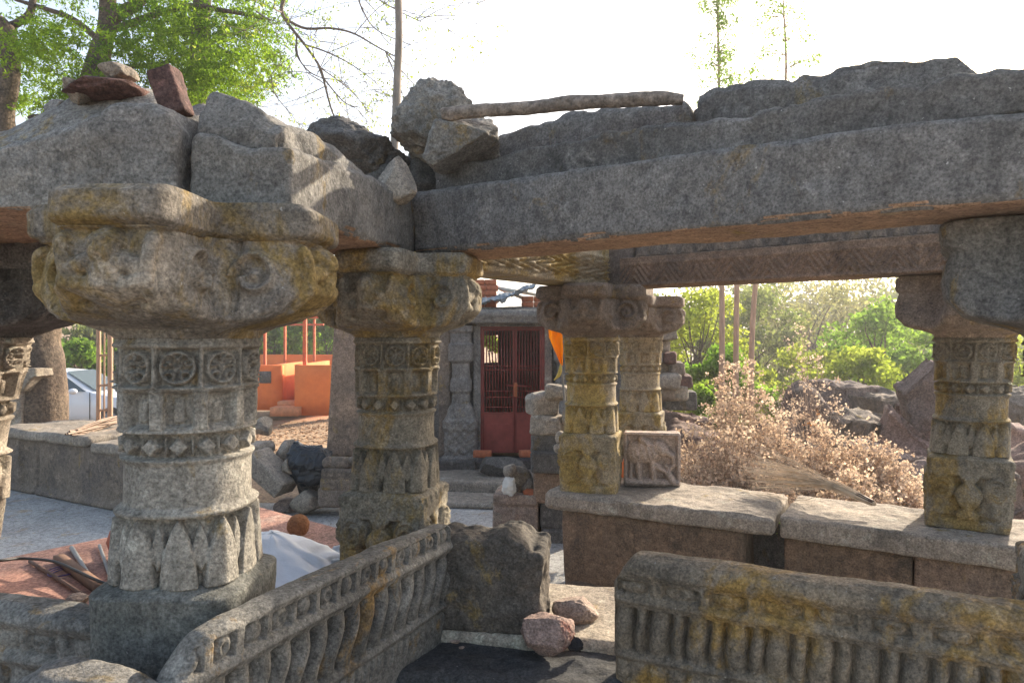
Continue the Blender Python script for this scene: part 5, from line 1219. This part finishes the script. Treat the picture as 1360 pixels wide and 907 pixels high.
slab('wall_block', M_dark, P(884, 545, 8.0), 5, .36, .35, .22, res=.03, r=.02, rough=.02, seed=3, label='dark squared block at the foot of the rough stone pile', cat='block')
DG = 'dried pinkish bushes behind the low wall'
def drybush(px, D_, ty, wp, n, lb, seed, bare=0.):
    rg = np.random.default_rng(seed); X = (px-680)/FPX*D_; z0 = -.28; H = EYE-(ty-HZ)/FPX*D_-z0; W = wp/2/FPX*D_
    root = thing('dried_bush', (X, D_, z0), lb, 'bush', DG); mb = MB(); cs = []; rs = []
    for i in range(n):
        t = rg.uniform(0, 2*np.pi); q = math.sqrt(rg.random()); e = np.array([X+W*q*math.cos(t), D_+W*.8*q*math.sin(t), z0+H*(1-.45*q*q)*rg.uniform(.55, 1)])
        b_ = np.array([X+rg.normal()*W*.12, D_+rg.normal()*W*.12, z0]); m_ = b_+(e-b_)*np.array([.35, .35, .6])+rg.normal(size=3)*.02
        pts = smooth_path([b_, m_, e], 8); mb.add(*tube_geo(pts, np.linspace(.004, .0015, 8), 3, False))
        for k in range(7):
            j = rg.integers(3, 8); d = rg.normal(size=3)*.08; d[2] = abs(d[2]); f_ = pts[j]+d; mb.add(*tube_geo([pts[j], (pts[j]+f_)/2, f_], [.0016, .0012, .001], 3, False))
            if rg.random() > max(bare, .45): cs.append(f_+rg.normal(size=(int(rg.integers(4, 14)), 3))*rg.uniform(.008, .026))
        if rg.random() > bare: cs.append(e+rg.normal(size=(14, 3))*.024)
        if rg.random() < .35: rs.append(pts[rg.integers(1, 5)]+rg.normal(size=(5, 3))*.03)
    mb.build('stems', M_twig, root)
    V, F = leaf_geo(np.concatenate(cs), .026, .85, seed+1); emit('flower_heads', V, F, M_dry, root)
    if rs: V, F = leaf_geo(np.concatenate(rs), .03, .6, seed+2); emit('withered_leaves', V, F, M_rusty, root)
drybush(925, 6.3, 565, 90, 90, 'low dried bush right beside the elephant relief', 701)
drybush(985, 6.5, 468, 105, 150, 'tallest dense dried bush in front of the wooden poles', 702)
drybush(975, 5.8, 560, 90, 110, 'dense dried bush directly behind the elephant slab', 703)
drybush(1035, 6.1, 540, 100, 130, 'dried bush behind the dark gap in the low wall', 704)
drybush(1078, 7.4, 420, 120, 60, 'tall bare twigged dried bush with few heads', 705, .55)
drybush(1095, 6.2, 555, 95, 110, 'dried bush right behind the broom bristles', 706)
drybush(1150, 6.0, 572, 85, 100, 'dried bush above the broom handle', 707)
drybush(1200, 5.6, 600, 55, 60, 'small dried bush beside the brown grey pillar foot', 708)
drybush(900, 6.9, 590, 60, 50, 'small dried tuft half hidden by the elephant relief', 709)
X = rng.uniform(-7, 2, 1500); Y = rng.uniform(2.6, 8.6, 1500); C = np.stack([X, Y, 0*X+FZ+.006], 1); V, F = leaf_geo(C, .028, .5, 18)
V[:, 2] = FZ+.004+(V[:, 2]-FZ-.004)*.25*(V[:, 2] > FZ)+.002
emit('floor_litter', V, F, plain('dry_floor_litter', (.30, .21, .13), .9, .5, 3, 0), kind='stuff')
drybush(940, 5.75, 592, 85, 90, 'low broad dried bush touching the back of the elephant slab', 711)
drybush(1012, 5.6, 598, 85, 90, 'low broad dried bush just behind the gap in the seat slabs', 712)
drybush(1130, 5.35, 606, 90, 80, 'low broad dried bush directly behind the broom handle', 713)
drybush(1185, 5.9, 585, 80, 80, 'dried bush spreading left of the brown grey pillar', 714)
# scattered litter on the earth
N_ = 5200; X = np.concatenate([rng.uniform(-9, -1, N_//2), rng.uniform(-6.5, -3.2, N_//2)]); Y = np.concatenate([rng.uniform(9, 19, N_//2), rng.uniform(10, 18, N_//2)])
C = np.stack([X, Y, terrain_h(X, Y)+.02], 1); V, F = leaf_geo(C, .09, .6, 8)
V[:, 2] = np.repeat(C[:, 2], 4)+(V[:, 2]-np.repeat(C[:, 2], 4))*.35
emit('leaf_litter', V, F, plain('dry_leaf_litter', (.36, .22, .13), .9, .5, 3, 0), kind='stuff')
